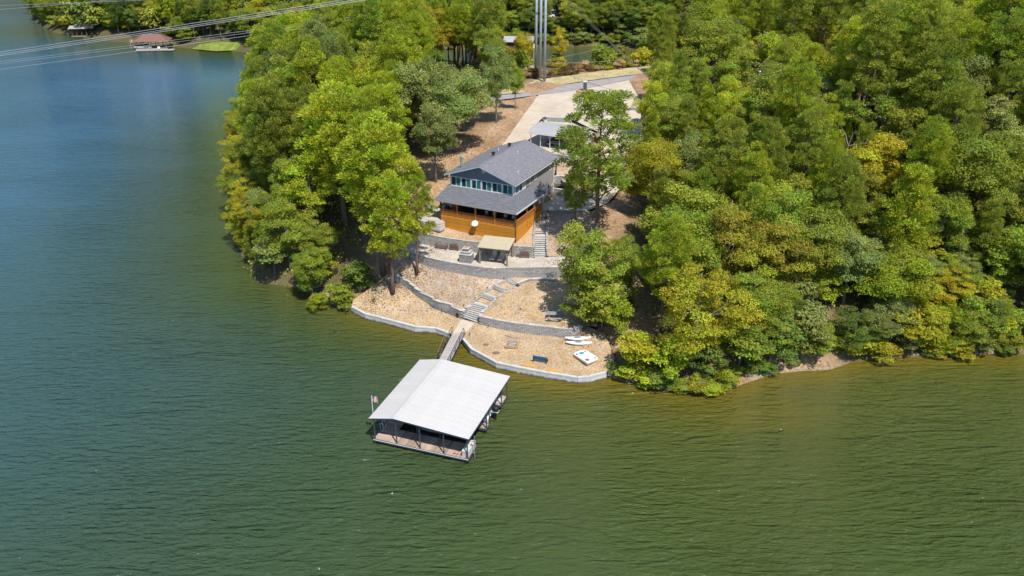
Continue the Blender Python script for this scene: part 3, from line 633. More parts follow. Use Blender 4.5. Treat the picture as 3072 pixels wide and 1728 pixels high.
# concrete walk to the gangway
wk = poly(G, (1386, 959, 1.5), (1424, 971, 1.5), (1400, 996, 1.1), (1357, 1001, 1.0))
o = wk[0].copy(); MB().prism([p - o for p in wk], (0, 0, -.3)).build('walkway_path', M['concrete'], None, o + Vector((0, 0, .06)))
tag(bpy.data.objects['walkway_path'], 'short pale concrete walk from the gangway to the stairs', kind='structure')

quadstep(st, pathL[-1], pathR[-1], G(1556, 826, 4.42), G(1530, 822, 4.42), 4.42, .6, M['gravel'], 'gravel_landing')
# straight upper stairs
us = thing('upper_stairs', 'long straight flight of grey stone stairs from the patio up to the forecourt', 'stairs', G(1604, 769, 5.65))
def flight(t, A, B_, C, D, z0, z1, n, rise=True):
    for k in range(n):
        t0, t1 = k / n, min(1, (k + 1) / n + .15 / n); z = z0 + (z1 - z0) * (k + 1) / n
        quadstep(t, A.lerp(D, t0), B_.lerp(C, t0), B_.lerp(C, t1), A.lerp(D, t1), z, .075, M['capstone'])
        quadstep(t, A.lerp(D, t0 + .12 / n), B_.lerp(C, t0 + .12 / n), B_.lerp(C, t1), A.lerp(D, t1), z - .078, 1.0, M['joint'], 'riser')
E1 = [(1603.5, 769, 5.65), (1640, 769, 5.65), (1637, 714, 7.2), (1604, 714, 7.2)]
flight(us, *[G(*p) for p in E1], 5.65, 7.25, 9)
lev = [((1601, 711, 7.27), (1640, 711, 7.27)), ((1602, 696, 7.35), (1640, 696, 7.35)), ((1604, 690, 7.7), (1641, 690, 7.7)), ((1605, 677, 7.8), (1641, 677, 7.8)), ((1607, 671, 8.1), (1640, 671, 8.1)), ((1610, 653, 8.3), (1638, 653, 8.3))]
for k in range(0, 6, 2):
    (a, b_), (c, d) = lev[k], lev[k + 1]; A, B_, C, D = G(*a), G(*b_), G(*d), G(*c); e_ = (G(*lev[k + 2][0]), G(*lev[k + 2][1])) if k < 4 else (G(1610, 652, 8.3), G(1640, 652, 8.3))
    if k < 4:
        f0, f1 = 1 - .55 / (e_[0] - A).xy.length, 1 - .55 / (e_[1] - B_).xy.length; D, C = A.lerp(e_[0], f0), B_.lerp(e_[1], f1)
    quadstep(us, A.lerp(D, .25), B_.lerp(C, .25), C, D, c[2] - .03, 1.0, M['gravel'] if k else M['flag'], 'gravel_landing')
    quadstep(us, A, B_, B_.lerp(C, .235), A.lerp(D, .235), a[2] + .05, .9, M['capstone'], 'landing_edge')
    if k < 4: flight(us, D.lerp(e_[0], .02), C.lerp(e_[1], .02), B_.lerp(e_[1], .985), A.lerp(e_[0], .985), c[2], lev[k + 2][0][2] - .02, 2)
flight(us, G(1610, 652, 8.3), G(1640, 652, 8.3), G(1641, 630, 8.9), G(1611, 630, 8.9), 8.3, 8.9, 4)
edging(us, poly(G, (1602, 740, 7.32), (1601, 714, 7.36), (1603, 690, 7.75), (1606, 660, 8.4)), .28, .12, .34, M['wallstone'])
edging(us, poly(G, (1643, 768, 5.9), (1641, 740, 6.7), (1640, 714, 7.3), (1641, 690, 7.8), (1641, 660, 8.4)), .28, .14, .34, M['wallstone'])
# curved steps of the side terrace
ct = thing('terrace_steps', 'three curved pale steps below the side terrace', 'steps', HW(-12.4, 2.5, 7.8))
Z9 = lambda u, v, z: G(1220 + u / 10.35, 560 + v / 10.35, z)
for k, (z, row) in enumerate([(8.64, [(330, 985), (400, 1040), (520, 1085), (700, 1115), (1035, 1160)]), (8.36, [(345, 1040), (420, 1100), (540, 1150), (740, 1185), (1035, 1240)]), (8.08, [(400, 1130), (480, 1180), (600, 1215), (780, 1250), (1035, 1310)]), (7.8, [(500, 1210), (600, 1250), (750, 1290), (900, 1320), (1035, 1350)])]):
    fr = [Z9(u, v, z) for u, v in row]; bk = [p + hv * (1.1) + hu * .15 for p in fr]
    o = ct.location
    for i in range(len(fr) - 1):
        pass
    MB().prism([p - o for p in fr] + [p - o for p in reversed(bk)], (0, 0, -.34)).build('step', M['capstone'], ct)

# ------------------------------------------------------------------ the house
hs = thing('house', 'lake house with charcoal gable roof, teal window band and orange boarded porch base', 'house', (H0.x, H0.y, 0), HA)
WX0, WX1, WY0, WY1 = -11.2, -1.35, 2.45, 15.6
UZ0, UZ1, RZ = 12.0, 14.62, 16.5; RX = (WX0 + WX1) / 2
# lower storey walls, then the upper box with gables
MB().box(WX0, WX1, 8.6, WY1, 8.3, 11.97).build('lower_wall', M['taupe'], hs)
MB().box(WX0 + .05, -3.3, 4.6, 8.597, 8.3, 11.97).build('porch_wall', M['bluewall'], hs)
up = MB()
up.box(WX0, WX1, WY0 + .12, WY1, UZ0, UZ1)
up.build('upper_wall', M['taupe'], hs)
front = MB(); yF = WY0
front.box(WX0 - .004, WX1 + .004, yF, yF + .117, 11.2, 12.99)
front.prism([(WX0 - .004, yF, 14.33), (WX1 + .004, yF, 14.33), (WX1 + .004, yF, UZ1 + .02), (RX, yF, RZ - .12), (WX0 - .004, yF, UZ1 + .02)], (0, .117, 0))
front.build('gable_wall', M['bluewall'], hs)
gb = MB().prism([(WX0, WY1 - .12, UZ1), (WX1, WY1 - .12, UZ1), (RX, WY1 - .12, RZ - .15)], (0, .118, 0)); gb.build('back_gable', M['taupe'], hs)
# main roof: two thick slopes with overhang, fascia boards under the edges
EX, EY0, EY1, EZ = .55, 1.75, 16.2, 14.62
slope = (RZ - EZ) / (RX - (WX0 - EX))
for sx, nm in ((-1, 'roof'), (1, 'roof')):
    xe = RX + sx * (RX - WX0 + EX)
    p = [(RX, EY0, RZ), (xe, EY0, EZ), (xe, EY1, EZ), (RX, EY1, RZ)]
    if sx < 0: p = p[::-1]
    MB().prism(p, (0, 0, .12)).build('roof_slope', M['shingle'], hs)
    MB().hexa([(xe - .03, EY0, EZ - .12), (xe + .03, EY0, EZ - .12), (xe + .03, EY1, EZ - .12), (xe - .03, EY1, EZ - .12), (xe - .03, EY0, EZ - .004), (xe + .03, EY0, EZ - .004), (xe + .03, EY1, EZ - .004), (xe - .03, EY1, EZ - .004)]).build('gutter', M['whitetrim'], hs)
    for yy in (EY0 - .03, EY1 + .004):
        q = [(RX, yy, RZ - .14), (xe, yy, EZ - .14), (xe, yy, EZ + .06), (RX, yy, RZ + .06)]
        MB().prism(q, (0, .026, 0)).build('rake_board', M['bluetrim'], hs)
MB().tube((RX, EY0 - .01, RZ + .115), (RX, EY1, RZ + .115), .07, k=6).build('ridge_cap', M['shingle'], hs)
MB().lathe([(.0, 0), (.34, 0), (.34, .04), (0, .04)], k=16).build('gable_medallion', M['bluetrim'], hs, (RX + .35, yF - .03, 15.75), (math.pi / 2, 0, 0))
# window band: six double units with white frames, the sash beside each teal pane darker
def rect_frame(x0, x1, z0, z1, y, w=.06, d=.06, mull=()):
    f = MB().box(x0, x1, y - d, y, z1 - w, z1).box(x0, x1, y - d, y, z0, z0 + w).box(x0, x0 + w, y - d, y, z0 + w, z1 - w).box(x1 - w, x1, y - d, y, z0 + w, z1 - w)
    for m_ in mull: f.box(m_ - .03, m_ + .03, y - d * .9, y, z0 + w, z1 - w)
    return f
MB().box(WX0 - .01, WX1 + .01, yF - .05, yF + .1, 12.86, 13.02).build('sill_board', M['whitetrim'], hs)
MB().box(WX0 - .01, WX1 + .01, yF - .045, yF + .1, 14.3, 14.39).build('head_board', M['bluetrim'], hs)
MB().box(WX0, WX1, yF + .03, yF + .1, 13.02, 14.3).build('window_backing', M['whitetrim'], hs)
n = 6; span = (WX1 - WX0 - .3) / n
for i in range(n):
    x0 = WX0 + .2 + i * span; x1 = x0 + span - .13
    f = rect_frame(x0, x1, 13.02, 14.3, yF + .02, .045, .07, ((x0 + x1) / 2,)).build('window', M['whitetrim'], hs)
    xm = (x0 + x1) / 2
    tag(MB().box(x0 + .05, xm - .02, yF + .0, yF + .018, 13.06, 14.25).build('pane', M['darkglass'], f), 'dark sliding sash of the window band')
    tag(MB().box(xm + .02, x1 - .05, yF + .0, yF + .018, 13.06, 14.25).build('pane', M['teal'], f), 'teal blind behind the glass')
def side_window(y0, y1, z0, z1, mull=(), x=WX1, mats=('darkglass',)):
    f = MB(); w = .07; X0, X1 = x, x + .06
    f.box(X0, X1, y0, y1, z1 - w, z1).box(X0, X1, y0, y1, z0, z0 + w).box(X0, X1, y0, y0 + w, z0 + w, z1 - w).box(X0, X1, y1 - w, y1, z0 + w, z1 - w)
    for m_ in mull: f.box(X0, X1 - .005, m_ - .03, m_ + .03, z0 + w, z1 - w)
    o = f.build('window', M['whitetrim'], hs); e = [y0 + w] + list(mull) + [y1 - w]
    for i in range(len(e) - 1): MB().box(x + .004, x + .02, e[i] + .02, e[i + 1] - .02, z0 + w, z1 - w).build('pane', M[mats[i % len(mats)]], o)
side_window(2.75, 5.9, 13.0, 14.2, (3.9, 4.9), mats=('teal', 'darkglass', 'cushion'))
side_window(8.7, 9.6, 13.2, 14.1); side_window(13.8, 14.7, 13.2, 14.1)
for y in (7.3,): MB().box(WX1 + .002, WX1 + .05, y, y + .12, 12.9, 14.55).build('corner_board', M['whitetrim'], hs)
MB().box(WX1 + .002, WX1 + .04, WY1 - .1, WY1 + .01, 8.95, 14.5).build('corner_board', M['whitetrim'], hs)
gd = MB().box(WX1 + .002, WX1 + .06, 10.2, 13.2, 8.92, 11.2); gd = gd.build('garage_door', M['whitetrim'], hs)
for z in (9.5, 10.07, 10.64): MB().box(WX1 + .062, WX1 + .075, 10.25, 13.15, z, z + .03).build('panel_joint', M['taupe'], gd)
for y in (9.6, 13.7):
    lt = MB().box(0, .16, -.06, .06, 0, .22).build('wall_lamp', M['black'], hs, (WX1 + .002, y, 10.8))
# roof fittings
ch = MB().lathe([(.16, 0), (.16, 1.55), (.23, 1.6), (.23, 1.82), (.12, 1.9)], k=12).build('chimney', M['tealcover'], hs, (-10.3, 4.1, 14.95), smooth=False)
MB().lathe([(.30, 0), (.2, .12)], k=12).build('flashing', M['whitetrim'], ch, (0, 0, .02))
for x, y in ((-7.3, 7.9), (-7.3, 12.9)):
    vt = MB().lathe([(.15, 0), (.15, .32), (.3, .36), (.3, .5), (.05, .56)], k=10).build('roof_vent', M['black'], hs, (x, y, RZ - slope * abs(x - RX) + .1))
for x, y in ((-8.3, 11.4), (-4.8, 10.6), (-2.1, 5.1)): MB().tube((0, 0, 0), (0, 0, .42), .05, k=8).build('vent_pipe', M['whitetrim'], hs, (x, y, RZ - slope * abs(x - RX) + .1))
# porch roof: slopes down to the front and to the side
PZ, TZ = 11.62, 12.88; PF, PR, PL = -.45, .45, -12.1
MB().prism([(PL, PF, PZ), (PR, PF, PZ), (WX1 - .02, WY0 - .02, TZ), (WX0 - .35, WY0 - .02, TZ)], (0, 0, .1)).build('porch_roof', M['shingle2'], hs)
MB().prism([(PR, PF + .002, PZ - .002), (PR, 8.95, PZ), (WX1, 7.6, TZ), (WX1, WY0 - .02, TZ - .002)], (0, 0, .1)).build('porch_roof', M['shingle2'], hs)
MB().prism([(PL, PF, PZ), (WX0 - .35, WY0 - .02, TZ), (WX0 - .35, 6.2, TZ - .1), (PL, 6.4, PZ)][::-1], (0, 0, .09)).build('porch_roof', M['shingle2'], hs)
MB().box(PL, PR, PF - .035, PF - .002, PZ - .14, PZ + .09).build('gutter', M['taupe'], hs)
MB().box(PR + .002, PR + .035, PF, 8.95, PZ - .14, PZ + .09).build('gutter', M['whitetrim'], hs)
MB().box(WX1 + .003, WX1 + .05, 2.5, 7.7, TZ + .05, TZ + .14).build('flashing', M['black'], hs)
# porch deck, posts, rails
DZ = 9.45
MB().box(-11.45, -.05, .12, 4.59, DZ - .15, DZ).box(-3.29, -.05, 4.592, 8.5, DZ - .15, DZ).build('porch_floor', M['deckfloor'], hs)
MB().box(-11.9, .2, .0, 8.5, PZ - .12, PZ - .08).build('porch_ceiling', M['taupewood'], hs)
MB().box(-11.5, .05, -.02, .14, PZ - .3, PZ - .122).box(-.09, .05, .142, 8.5, PZ - .3, PZ - .122).build('beam', M['darkwood'], hs)
for x in (-8.85, -6.0, -3.05): MB().box(x - .08, x + .08, .0, .16, DZ, PZ - .3).build('porch_post', M['orange_d'], hs)
for x, y in ((-11.4, .07), (0, .07)): MB().box(x - .1, x + .1, y - .1, y + .1, 7.0, PZ - .302).build('porch_post', M['darkwood'], hs)
for y in (3.6, 5.9, 8.4): MB().box(-.1, .1, y - .08, y + .08, 8.3 if y > 3 else 7.4, PZ - .302).build('porch_post', M['orange_d'], hs)
RT = 10.3
MB().box(-11.3, -.1, .0, .13, RT - .07, RT).build('top_rail', M['orange_d'], hs); MB().box(-11.3, -.1, .02, .11, DZ + .08, DZ + .15).build('bottom_rail', M['orange_d'], hs)
bal = MB().box(-.026, .026, -.026, .026, 0, RT - .07 - DZ - .15).mesh('baluster', M['orange_d'])
x = -11.22
while x < -.12: add('baluster', bal, hs, (x, .065, DZ + .15)); x += .135
MB().box(-.065, .065, .13, 8.32, RT - .07, RT).build('top_rail', M['orange_d'], hs); MB().box(-.045, .045, .13, 8.32, DZ + .08, DZ + .15).build('bottom_rail', M['orange_d'], hs)
y = .25
while y < 8.3: add('baluster', bal, hs, (0, y, DZ + .15)); y += .135
# horizontal skirting boards
nb = 15; bh = (DZ + .05 - 7.22) / nb
fb = MB().box(-11.38, -.02, -.012, .012, 0, bh - .042).mesh('skirting_board', M['orange'])
sb = MB().box(-.012, .012, .0, 8.42, 0, bh - .028).mesh('skirting_board', M['orange'])
for k in range(nb):
    z = 7.22 + k * bh
    add('skirting_board', fb, hs, (0, -.03, z), (R.uniform(-.02, .02), 0, 0)); add('skirting_board', sb, hs, (.06, 0, z))
MB().box(-11.35, -.04, .0, .03, 7.0, DZ).box(0, .03, .035, 8.4, 7.0, DZ - .02).build('skirting_backing', M['darkwood'], hs)
MB().box(-11.45, -11.42, .1, 8.5, 7.2, DZ).build('skirting_side', M['orange'], hs)
# porch-level windows and door behind the rail
f = rect_frame(-9.4, -6.9, 9.6, 11.3, 4.59, .07, .05, (-8.15,)).build('window', M['whitetrim'], hs); MB().box(-9.33, -8.18, 4.57, 4.585, 9.67, 11.23).build('pane', M['darkglass'], f); MB().box(-8.12, -6.97, 4.57, 4.585, 9.67, 11.23).build('pane', M['teal'], f)
f = rect_frame(-5.6, -3.7, 9.5, 11.4, 4.59, .07, .05, (-4.65,)).build('sliding_door', M['whitetrim'], hs); MB().box(-5.53, -4.68, 4.57, 4.585, 9.57, 11.33).build('pane', M['blackglass'], f); MB().box(-4.62, -3.77, 4.57, 4.585, 9.57, 11.33).build('pane', M['blackglass'], f)

# porch furniture
def chair(name, label, loc, rz, seat_m, leg_m, w=.7, group=None, par=None, back=.5):
    t = thing(name, label, 'chair', loc, rz, group)
    MB().box(-w / 2, w / 2, -.35, .35, .28, .42).build('seat', seat_m, t)
    MB().hexa([(-w / 2, .28, .42), (w / 2, .28, .42), (w / 2, .38, .42), (-w / 2, .38, .42), (-w / 2, .36, .42 + back), (w / 2, .36, .42 + back), (w / 2, .44, .42 + back), (-w / 2, .44, .42 + back)]).build('backrest', seat_m, t)
    for sx in (-1, 1):
        MB().box(sx * w / 2 - .04, sx * w / 2 + .04, -.33, .34, .54, .6).build('armrest', leg_m, t)
        for sy in (-.3, .3): MB().box(sx * (w / 2 - .03) - .03, sx * (w / 2 - .03) + .03, sy - .03, sy + .03, 0, .28 if sy > 0 else .54).build('leg', leg_m, t)
    return t
for k, (x, lab) in enumerate(((-5.3, 'beside the middle porch post'), (-4.1, 'halfway along the porch'), (-2.4, 'next after the last front porch post'), (-1.2, 'at the corner end of the porch'))):
    w_ = HW(x, 1.7, DZ); c = chair('porch_chair', 'dark porch chair with a pale cushion ' + lab, w_, HA, M['wicker'], M['black'], .62, 'chairs with pale cushions on the porch')
    MB().box(-.2, .2, .2, .3, .45, .85).build('cushion', M['cushion'], c)
c = chair('porch_chair', 'orange wooden rocking chair in the porch corner by the side terrace', HW(-10.4, 1.9, DZ), HA + .5, M['orange_d'], M['darkwood'], .75, back=.75)
# side terrace things
um = thing('closed_umbrella', 'closed pale patio umbrella standing on the side terrace', 'umbrella', Vector((-12.2, 111.2, 8.6)))
MB().tube((0, 0, 0), (0, 0, 2.35), .03).build('pole', M['steel'], um); MB().lathe([(.05, 1.0), (.19, 1.05), (.15, 1.6), (.05, 2.4), (.02, 2.5)], k=9).build('canopy', M['cushion'], um); MB().lathe([(.3, 0), (.28, .08), (.05, .1)], k=12).build('base', M['black'], um)
tb = thing('glass_table', 'teal glass patio table on the side terrace', 'table', Vector((-11.3, 111.2, 8.6)), HA)
MB().box(-.75, .75, -.45, .45, .68, .72).build('tabletop', M['tealcover'], tb)
for sx in (-.65, .65):
    for sy in (-.38, .38): MB().tube((sx, sy, 0), (sx, sy, .68), .03).build('leg', M['black'], tb)
chair('patio_chair', 'stacked dark patio chair beside the closed umbrella', Vector((-13.3, 110.9, 8.6)), 1.4, M['wicker'], M['black'], .6)
gr = thing('covered_grill', 'black covered grill against the porch corner post', 'grill', HW(-12.1, 2.9, 8.6), HA)
MB().hexa([(-.42, -.3, 0), (.42, -.3, 0), (.42, .3, 0), (-.42, .3, 0), (-.36, -.24, .85), (.36, -.24, .85), (.36, .24, .85), (-.36, .24, .85)]).build('cover', M['black'], gr); MB().lathe([(.4, .855), (.36, 1.05), (.1, 1.15)], k=12, sy=.6).build('lid', M['black'], gr)
# dish on the skirting
dd_ = thing('satellite_dish', 'round white satellite dish on the orange skirting', 'satellite dish', HW(-5.75, -.07, 9.0), HA)
MB().path([(0, 0, 0), (0, -.3, .02), (0, -.42, .15)], .03).build('mast', M['steel'], dd_)
dm = MB().lathe([(.0, .0), (.2, .015), (.36, .05), (.47, .1), (.47, .12), (.3, .055), (0, .03)], k=20).build('dish_bowl', M['white'], dd_, (0, -.5, .22), (math.radians(38), math.radians(5), 0), True)
MB().path([(0, -.55, .05), (0, -.9, .12), (0, -.95, .3)], .018).build('feed_arm', M['black'], dd_)

# ------------------------------------------------------------------ patio furniture
pv = thing('pavilion', 'open pavilion with tan sheet roof on timber posts', 'pavilion', (-4.2, 100.1, 5.65))
o = pv.location; FLp, FRp, BRp = Vector((-4.2, 100.1, 0)), Vector((-.65, 99.14, 0)), Vector((.1, 102.1, 0)); BLp = FLp + BRp - FRp
rt = [Vector((-4.5, 99.85, 8.0)), Vector((-.39, 98.75, 8.0)), Vector((.44, 102.0, 8.35)), Vector((-3.7, 103.1, 8.35))]
rf = MB().prism([p - o for p in rt], (0, 0, .07)).build('roof', M['tanroof'], pv)
for k in range(9):
    a = rt[0].lerp(rt[1], (k + .5) / 9) - o; b_ = rt[3].lerp(rt[2], (k + .5) / 9) - o; MB().tube(a + Vector((0, 0, .075)), b_ + Vector((0, 0, .075)), .014, k=4).build('roof_rib', M['tanroof'], rf)
ang = math.atan2(FRp.y - FLp.y, FRp.x - FLp.x)
for p, tz in ((FLp, 7.85), (FRp, 7.85), (BRp, 8.2), (BLp, 8.2)):
    q = Vector((p.x, p.y, 5.65)) - o; MB().rbox(q + Vector((0, 0, (tz - 5.65) / 2)), .19, .19, tz - 5.65, Matrix.Rotation(ang, 3, 'Z')).build('post', M['taupewood'], pv)
for a, b_, z in ((FLp, FRp, 7.86), (BLp, BRp, 8.19), (FLp, BLp, 7.95), (FRp, BRp, 7.95)):
    a2, b2 = a.lerp(b_, .03), b_.lerp(a, .03); c = (a2 + b2) / 2; MB().rbox(Vector((c.x, c.y, z)) - o, (b2 - a2).length, .11, .2, Matrix.Rotation(math.atan2(b2.y - a2.y, b2.x - a2.x), 3, 'Z')).build('beam', M['taupewood'], pv)
for p, s in ((FLp, 1), (FRp, -1)):
    a = Vector((p.x, p.y, 7.1)) - o; b_ = a + Vector((math.cos(ang), math.sin(ang), 0)) * s * .6 + Vector((0, 0, .6)); MB().tube(a, b_, .05, k=6).build('brace', M['taupewood'], pv)
for i, (x, y) in enumerate(((-2.45, 101.5), (-1.4, 101.2))):
    l = thing('lounge_chair', 'pale lounge chair in the pavilion shade, ' + ('nearer the stone fireplace' if i == 0 else 'nearer the single brown chair'), 'lounge chair', (x, y, 5.65), ang, 'lounge chairs under the pavilion')
    MB().hexa([(-.3, -.95, .28), (.3, -.95, .28), (.3, .25, .32), (-.3, .25, .32), (-.3, -.95, .4), (.3, -.95, .4), (.3, .25, .44), (-.3, .25, .44)]).build('seat', M['cushion'], l)
    MB().hexa([(-.3, .26, .32), (.3, .26, .32), (.3, .36, .32), (-.3, .36, .32), (-.3, .75, 1.0), (.3, .75, 1.0), (.3, .85, .95), (-.3, .85, .95)]).build('backrest', M['cushion'], l)
    for sx in (-.26, .26):
        for sy in (-.85, .2): MB().tube((sx, sy, 0), (sx, sy, .29), .025).build('leg', M['steel'], l)
# stone fireplace with stepped top
fp = thing('stone_fireplace', 'grey stone outdoor fireplace with stepped chimney on the patio edge', 'fireplace', (-6.0, 100.75, 5.65), -.28)
MB().box(-.72, .72, -.5, .5, 0, 1.05).build('core', M['joint'], fp)
sm_ = [MB().box(-a, a, -.075, .075, -.075, .075).mesh('stone', M['stone_grey']) for a in (.16, .21, .12)]
for side in range(4):
    ln, dep = (1.5, .53) if side % 2 == 0 else (1.06, .75)
    for k in range(7):
        x = -ln / 2
        while x < ln / 2 - .06:
            j = R.randrange(3); w_ = (.16, .21, .12)[j]
            xx = min(x + w_, ln / 2 - w_ * .6); rot = side * math.pi / 2
            p = Matrix.Rotation(rot, 3, 'Z') @ Vector((xx, -dep + R.uniform(-.012, .012), .08 + k * .15)); add('stone', sm_[j], fp, p, (0, 0, rot)); x += 2 * w_ + .008
MB().box(-.86, .86, -.66, .66, 1.1, 1.2).build('mantel_slab', M['capstone'], fp)
MB().box(-.6, .6, -.45, .45, 1.202, 1.4).build('chimney_tier', M['stone_grey'], fp); MB().box(-.68, .68, -.52, .52, 1.402, 1.48).build('cap_slab', M['capstone'], fp)
MB().box(-.3, .3, -.26, .26, 1.482, 1.85).build('chimney_tier', M['stone_grey'], fp); MB().box(-.4, .4, -.36, .36, 1.852, 1.93).build('cap_slab', M['capstone'], fp)
MB().box(-.2, .2, -.18, .18, 1.932, 2.05).build('chimney_tier', M['yellowstone'], fp)
# wicker seats
def wicker(label, loc, rz, w, group='brown wicker seats on the patio', name='wicker_chair', cat='chair'):
    t = thing(name, label, cat, loc, rz, group); t.scale = (1.15, 1.15, 1.15)
    MB().box(-w / 2, w / 2, -.36, .36, .1, .42).build('seat', M['wicker'], t)
    MB().hexa([(-w / 2, .30, .425), (w / 2, .30, .425), (w / 2, .42, .425), (-w / 2, .42, .425), (-w / 2, .38, .88), (w / 2, .38, .88), (w / 2, .50, .86), (-w / 2, .50, .86)]).build('backrest', M['wicker'], t)
    for sx in (-1, 1): MB().box(sx * (w / 2 + .004), sx * (w / 2 + .12), -.4, .42, .1, .62).build('armrest', M['wicker'], t)
    MB().box(-w / 2 + .03, w / 2 - .03, -.34, .28, .422, .5).build('cushion', M['wicker'], t)
    for sx in (-1, 1):
        for sy in (-.34, .34): MB().box(sx * w / 2 - .03, sx * w / 2 + .03, sy - .03, sy + .03, 0, .098).build('leg', M['black'], t)
wicker('brown wicker love seat against the tall wall beside the firewood rack', (-9.55, 105.2, 5.65), HA + .12, 1.25, name='wicker_loveseat', cat='love seat')
wicker('brown wicker armchair between the love seat and the stone fireplace', (-7.75, 104.75, 5.65), HA + math.pi + .15, .85)
wicker('single brown wicker armchair between the pavilion and the stairs', (1.7, 102.2, 5.65), math.pi - .1, .9)
sdt = thing('side_table', 'small dark side table beside the single wicker armchair', 'table', (.75, 102.1, 5.65)); MB().lathe([(.22, .38), (.22, .42), (0, .42)], k=12).build('tabletop', M['wicker'], sdt)
for k in range(3): MB().tube((.18 * math.cos(k * 2.1), .18 * math.sin(k * 2.1), 0), (.1 * math.cos(k * 2.1), .1 * math.sin(k * 2.1), .38), .018).build('leg', M['black'], sdt)
rk = thing('firewood_rack', 'black rack heaped with split red firewood by the tall wall', 'firewood rack', (-11.35, 106.4, 5.65), HA + .1)
for x in (-.6, .6): MB().path([(x, -.2, 0), (x, -.2, 1.0), (x, .2, 1.0), (x, .2, 0)], .022).build('upright', M['black'], rk)
MB().box(-.6, .6, -.2, .2, .1, .13).build('base', M['black'], rk)
lg = MB().tube((-.3, 0, 0), (.3, 0, 0), .065, k=6).mesh('log', M['redlog']); lg2 = MB().tube((-.3, 0, 0), (.3, 0, 0), .06, k=6).mesh('log', M['rawwood'])
for k in range(34):
    add('log', lg if k % 4 else lg2, rk, (R.uniform(-.26, .26), R.uniform(-.22, .2), .2 + (k / 34) * .62), (R.uniform(-.3, .3), R.uniform(-.35, .35), R.uniform(-.5, .5)))
tc = thing('trash_can', 'black trash can at the foot of the winding stairs', 'trash can', (-6.75, 92.75, zs(-6.75, 92.75))); MB().lathe([(.2, 0), (.27, .75), (.27, .8)], k=14).build('bin', M['black'], tc); MB().lathe([(.29, .802), (.29, .86), (.1, .93)], k=14).build('lid', M['black'], tc)
# path lights
pls = [(G(1457, 830.5, 4.5), 'against the patio wall near the top of the winding stairs'), (G(1512, 833, 4.5), 'beside the top of the winding stairs'), (G(1462, 869, 3.6), 'beside the middle landing of the winding stairs'), (G(1425, 899, 3.1), 'beside the lowest landing of the winding stairs'),
       (G(1391, 922, 2.7), 'beside the first flight of the winding stairs'), (G(1465, 984, 1.45), 'at the foot of the lower wall by the timber fire pit'), (G(1325, 936, 1.8), 'at the foot of the lower wall near the trash can'), (G(1288, 797, 4.6), 'at the foot of the patio wall near the pines'),
       (G(1409, 1006, 1.0), 'on the gravel beside the gangway')]
for p, lab in pls:
    t = thing('path_light', 'small black path light ' + lab, 'path light', (p.x, p.y, zs(p.x, p.y)), group='path lights'); MB().tube((0, 0, 0), (0, 0, .3), .02, k=6).build('stake', M['black'], t); MB().lathe([(.09, .3), (.07, .38), (.02, .42)], k=8).build('lamp_head', M['black'], t)
for p, lab, hgt_ in ((Vector((5.0, 119.6, 8.95)), 'behind the garage forecourt at the house wall', 2.2), (G(1617, 603, 8.95), 'on the forecourt at the garage door', 1.7)):
    t = thing('lamp_post', 'short black lamp post with white globe ' + lab, 'lamp post', p); MB().tube((0, 0, 0), (0, 0, hgt_), .06, k=8).build('pole', M['black'], t); MB().lathe([(.08, 0), (.2, .12), (.2, .22), (.06, .32)], (0, 0, hgt_), k=12).build('lamp_shade', M['white'], t)

# ------------------------------------------------------------------ boathouse on the water
DA = math.radians(-19); D0 = Vector((-14.1, 68.5, 0))
du, dv = Vector((math.cos(DA), math.sin(DA), 0)), Vector((-math.sin(DA), math.cos(DA), 0))
def DW(x, y, z): return D0 + du * x + dv * y + Vector((0, 0, z))
bh_ = thing('boathouse', 'floating boathouse with wide white ribbed metal roof and plank decks', 'boathouse', D0, DA)
LX, DY = 10.6, 11.8; RXD, RZD, EZD = 2.68, 3.55, 2.98
def rib_panel(x0, z0, x1, z1, w, name, mat):
    """a ribbed sheet running from eave to ridge, w wide along y"""
    p = MB(); d = Vector((x1 - x0, 0, z1 - z0)); n_ = Vector((-(z1 - z0), 0, x1 - x0)).normalized()
    if n_.z < 0: n_ = -n_
    prof = [(0, 0), (.02, .018), (.06, .018), (.08, 0)]; ys = []
    k = 0
    while k * .3 < w - .01:
        ys += [(k * .3 + a, h) for a, h in prof]; k += 1
    ys.append((w, 0)); nV = 0
    for y, h in ys:
        for q in (0, 1):
            v = Vector((x0, y, z0)) + d * q + n_ * h; p.v.append(tuple(v))
    for i in range(len(ys) - 1): p.f.append((2 * i, 2 * i + 1, 2 * i + 3, 2 * i + 2))
    m_ = len(p.v); p.v += [(x0, 0, z0 - .03), (x1, 0, z1 - .03), (x1, w, z1 - .03), (x0, w, z0 - .03)]; p.f += [(m_ + 3, m_ + 2, m_ + 1, m_)]
    return p.mesh(name, mat)
PW = DY / 13 - .004
pl_ = rib_panel(0, EZD, RXD - .02, RZD, PW, 'roof_panel', M['whitemetal']); pr_ = rib_panel(RXD + .02, RZD, LX, EZD, PW, 'roof_panel', M['whitemetal'])
for k in range(13):
    y = k * DY / 13
    add('roof_panel', pl_, bh_, (0, y, R.uniform(0, .004))); add('roof_panel', pr_, bh_, (0, y, R.uniform(0, .004)))
rc = MB().hexa([(RXD - .3, -.02, RZD - .035), (RXD, -.02, RZD + .035), (RXD, DY + .02, RZD + .035), (RXD - .3, DY + .02, RZD - .035), (RXD - .3, -.02, RZD - .02), (RXD, -.02, RZD + .055), (RXD, DY + .02, RZD + .055), (RXD - .3, DY + .02, RZD - .02)])
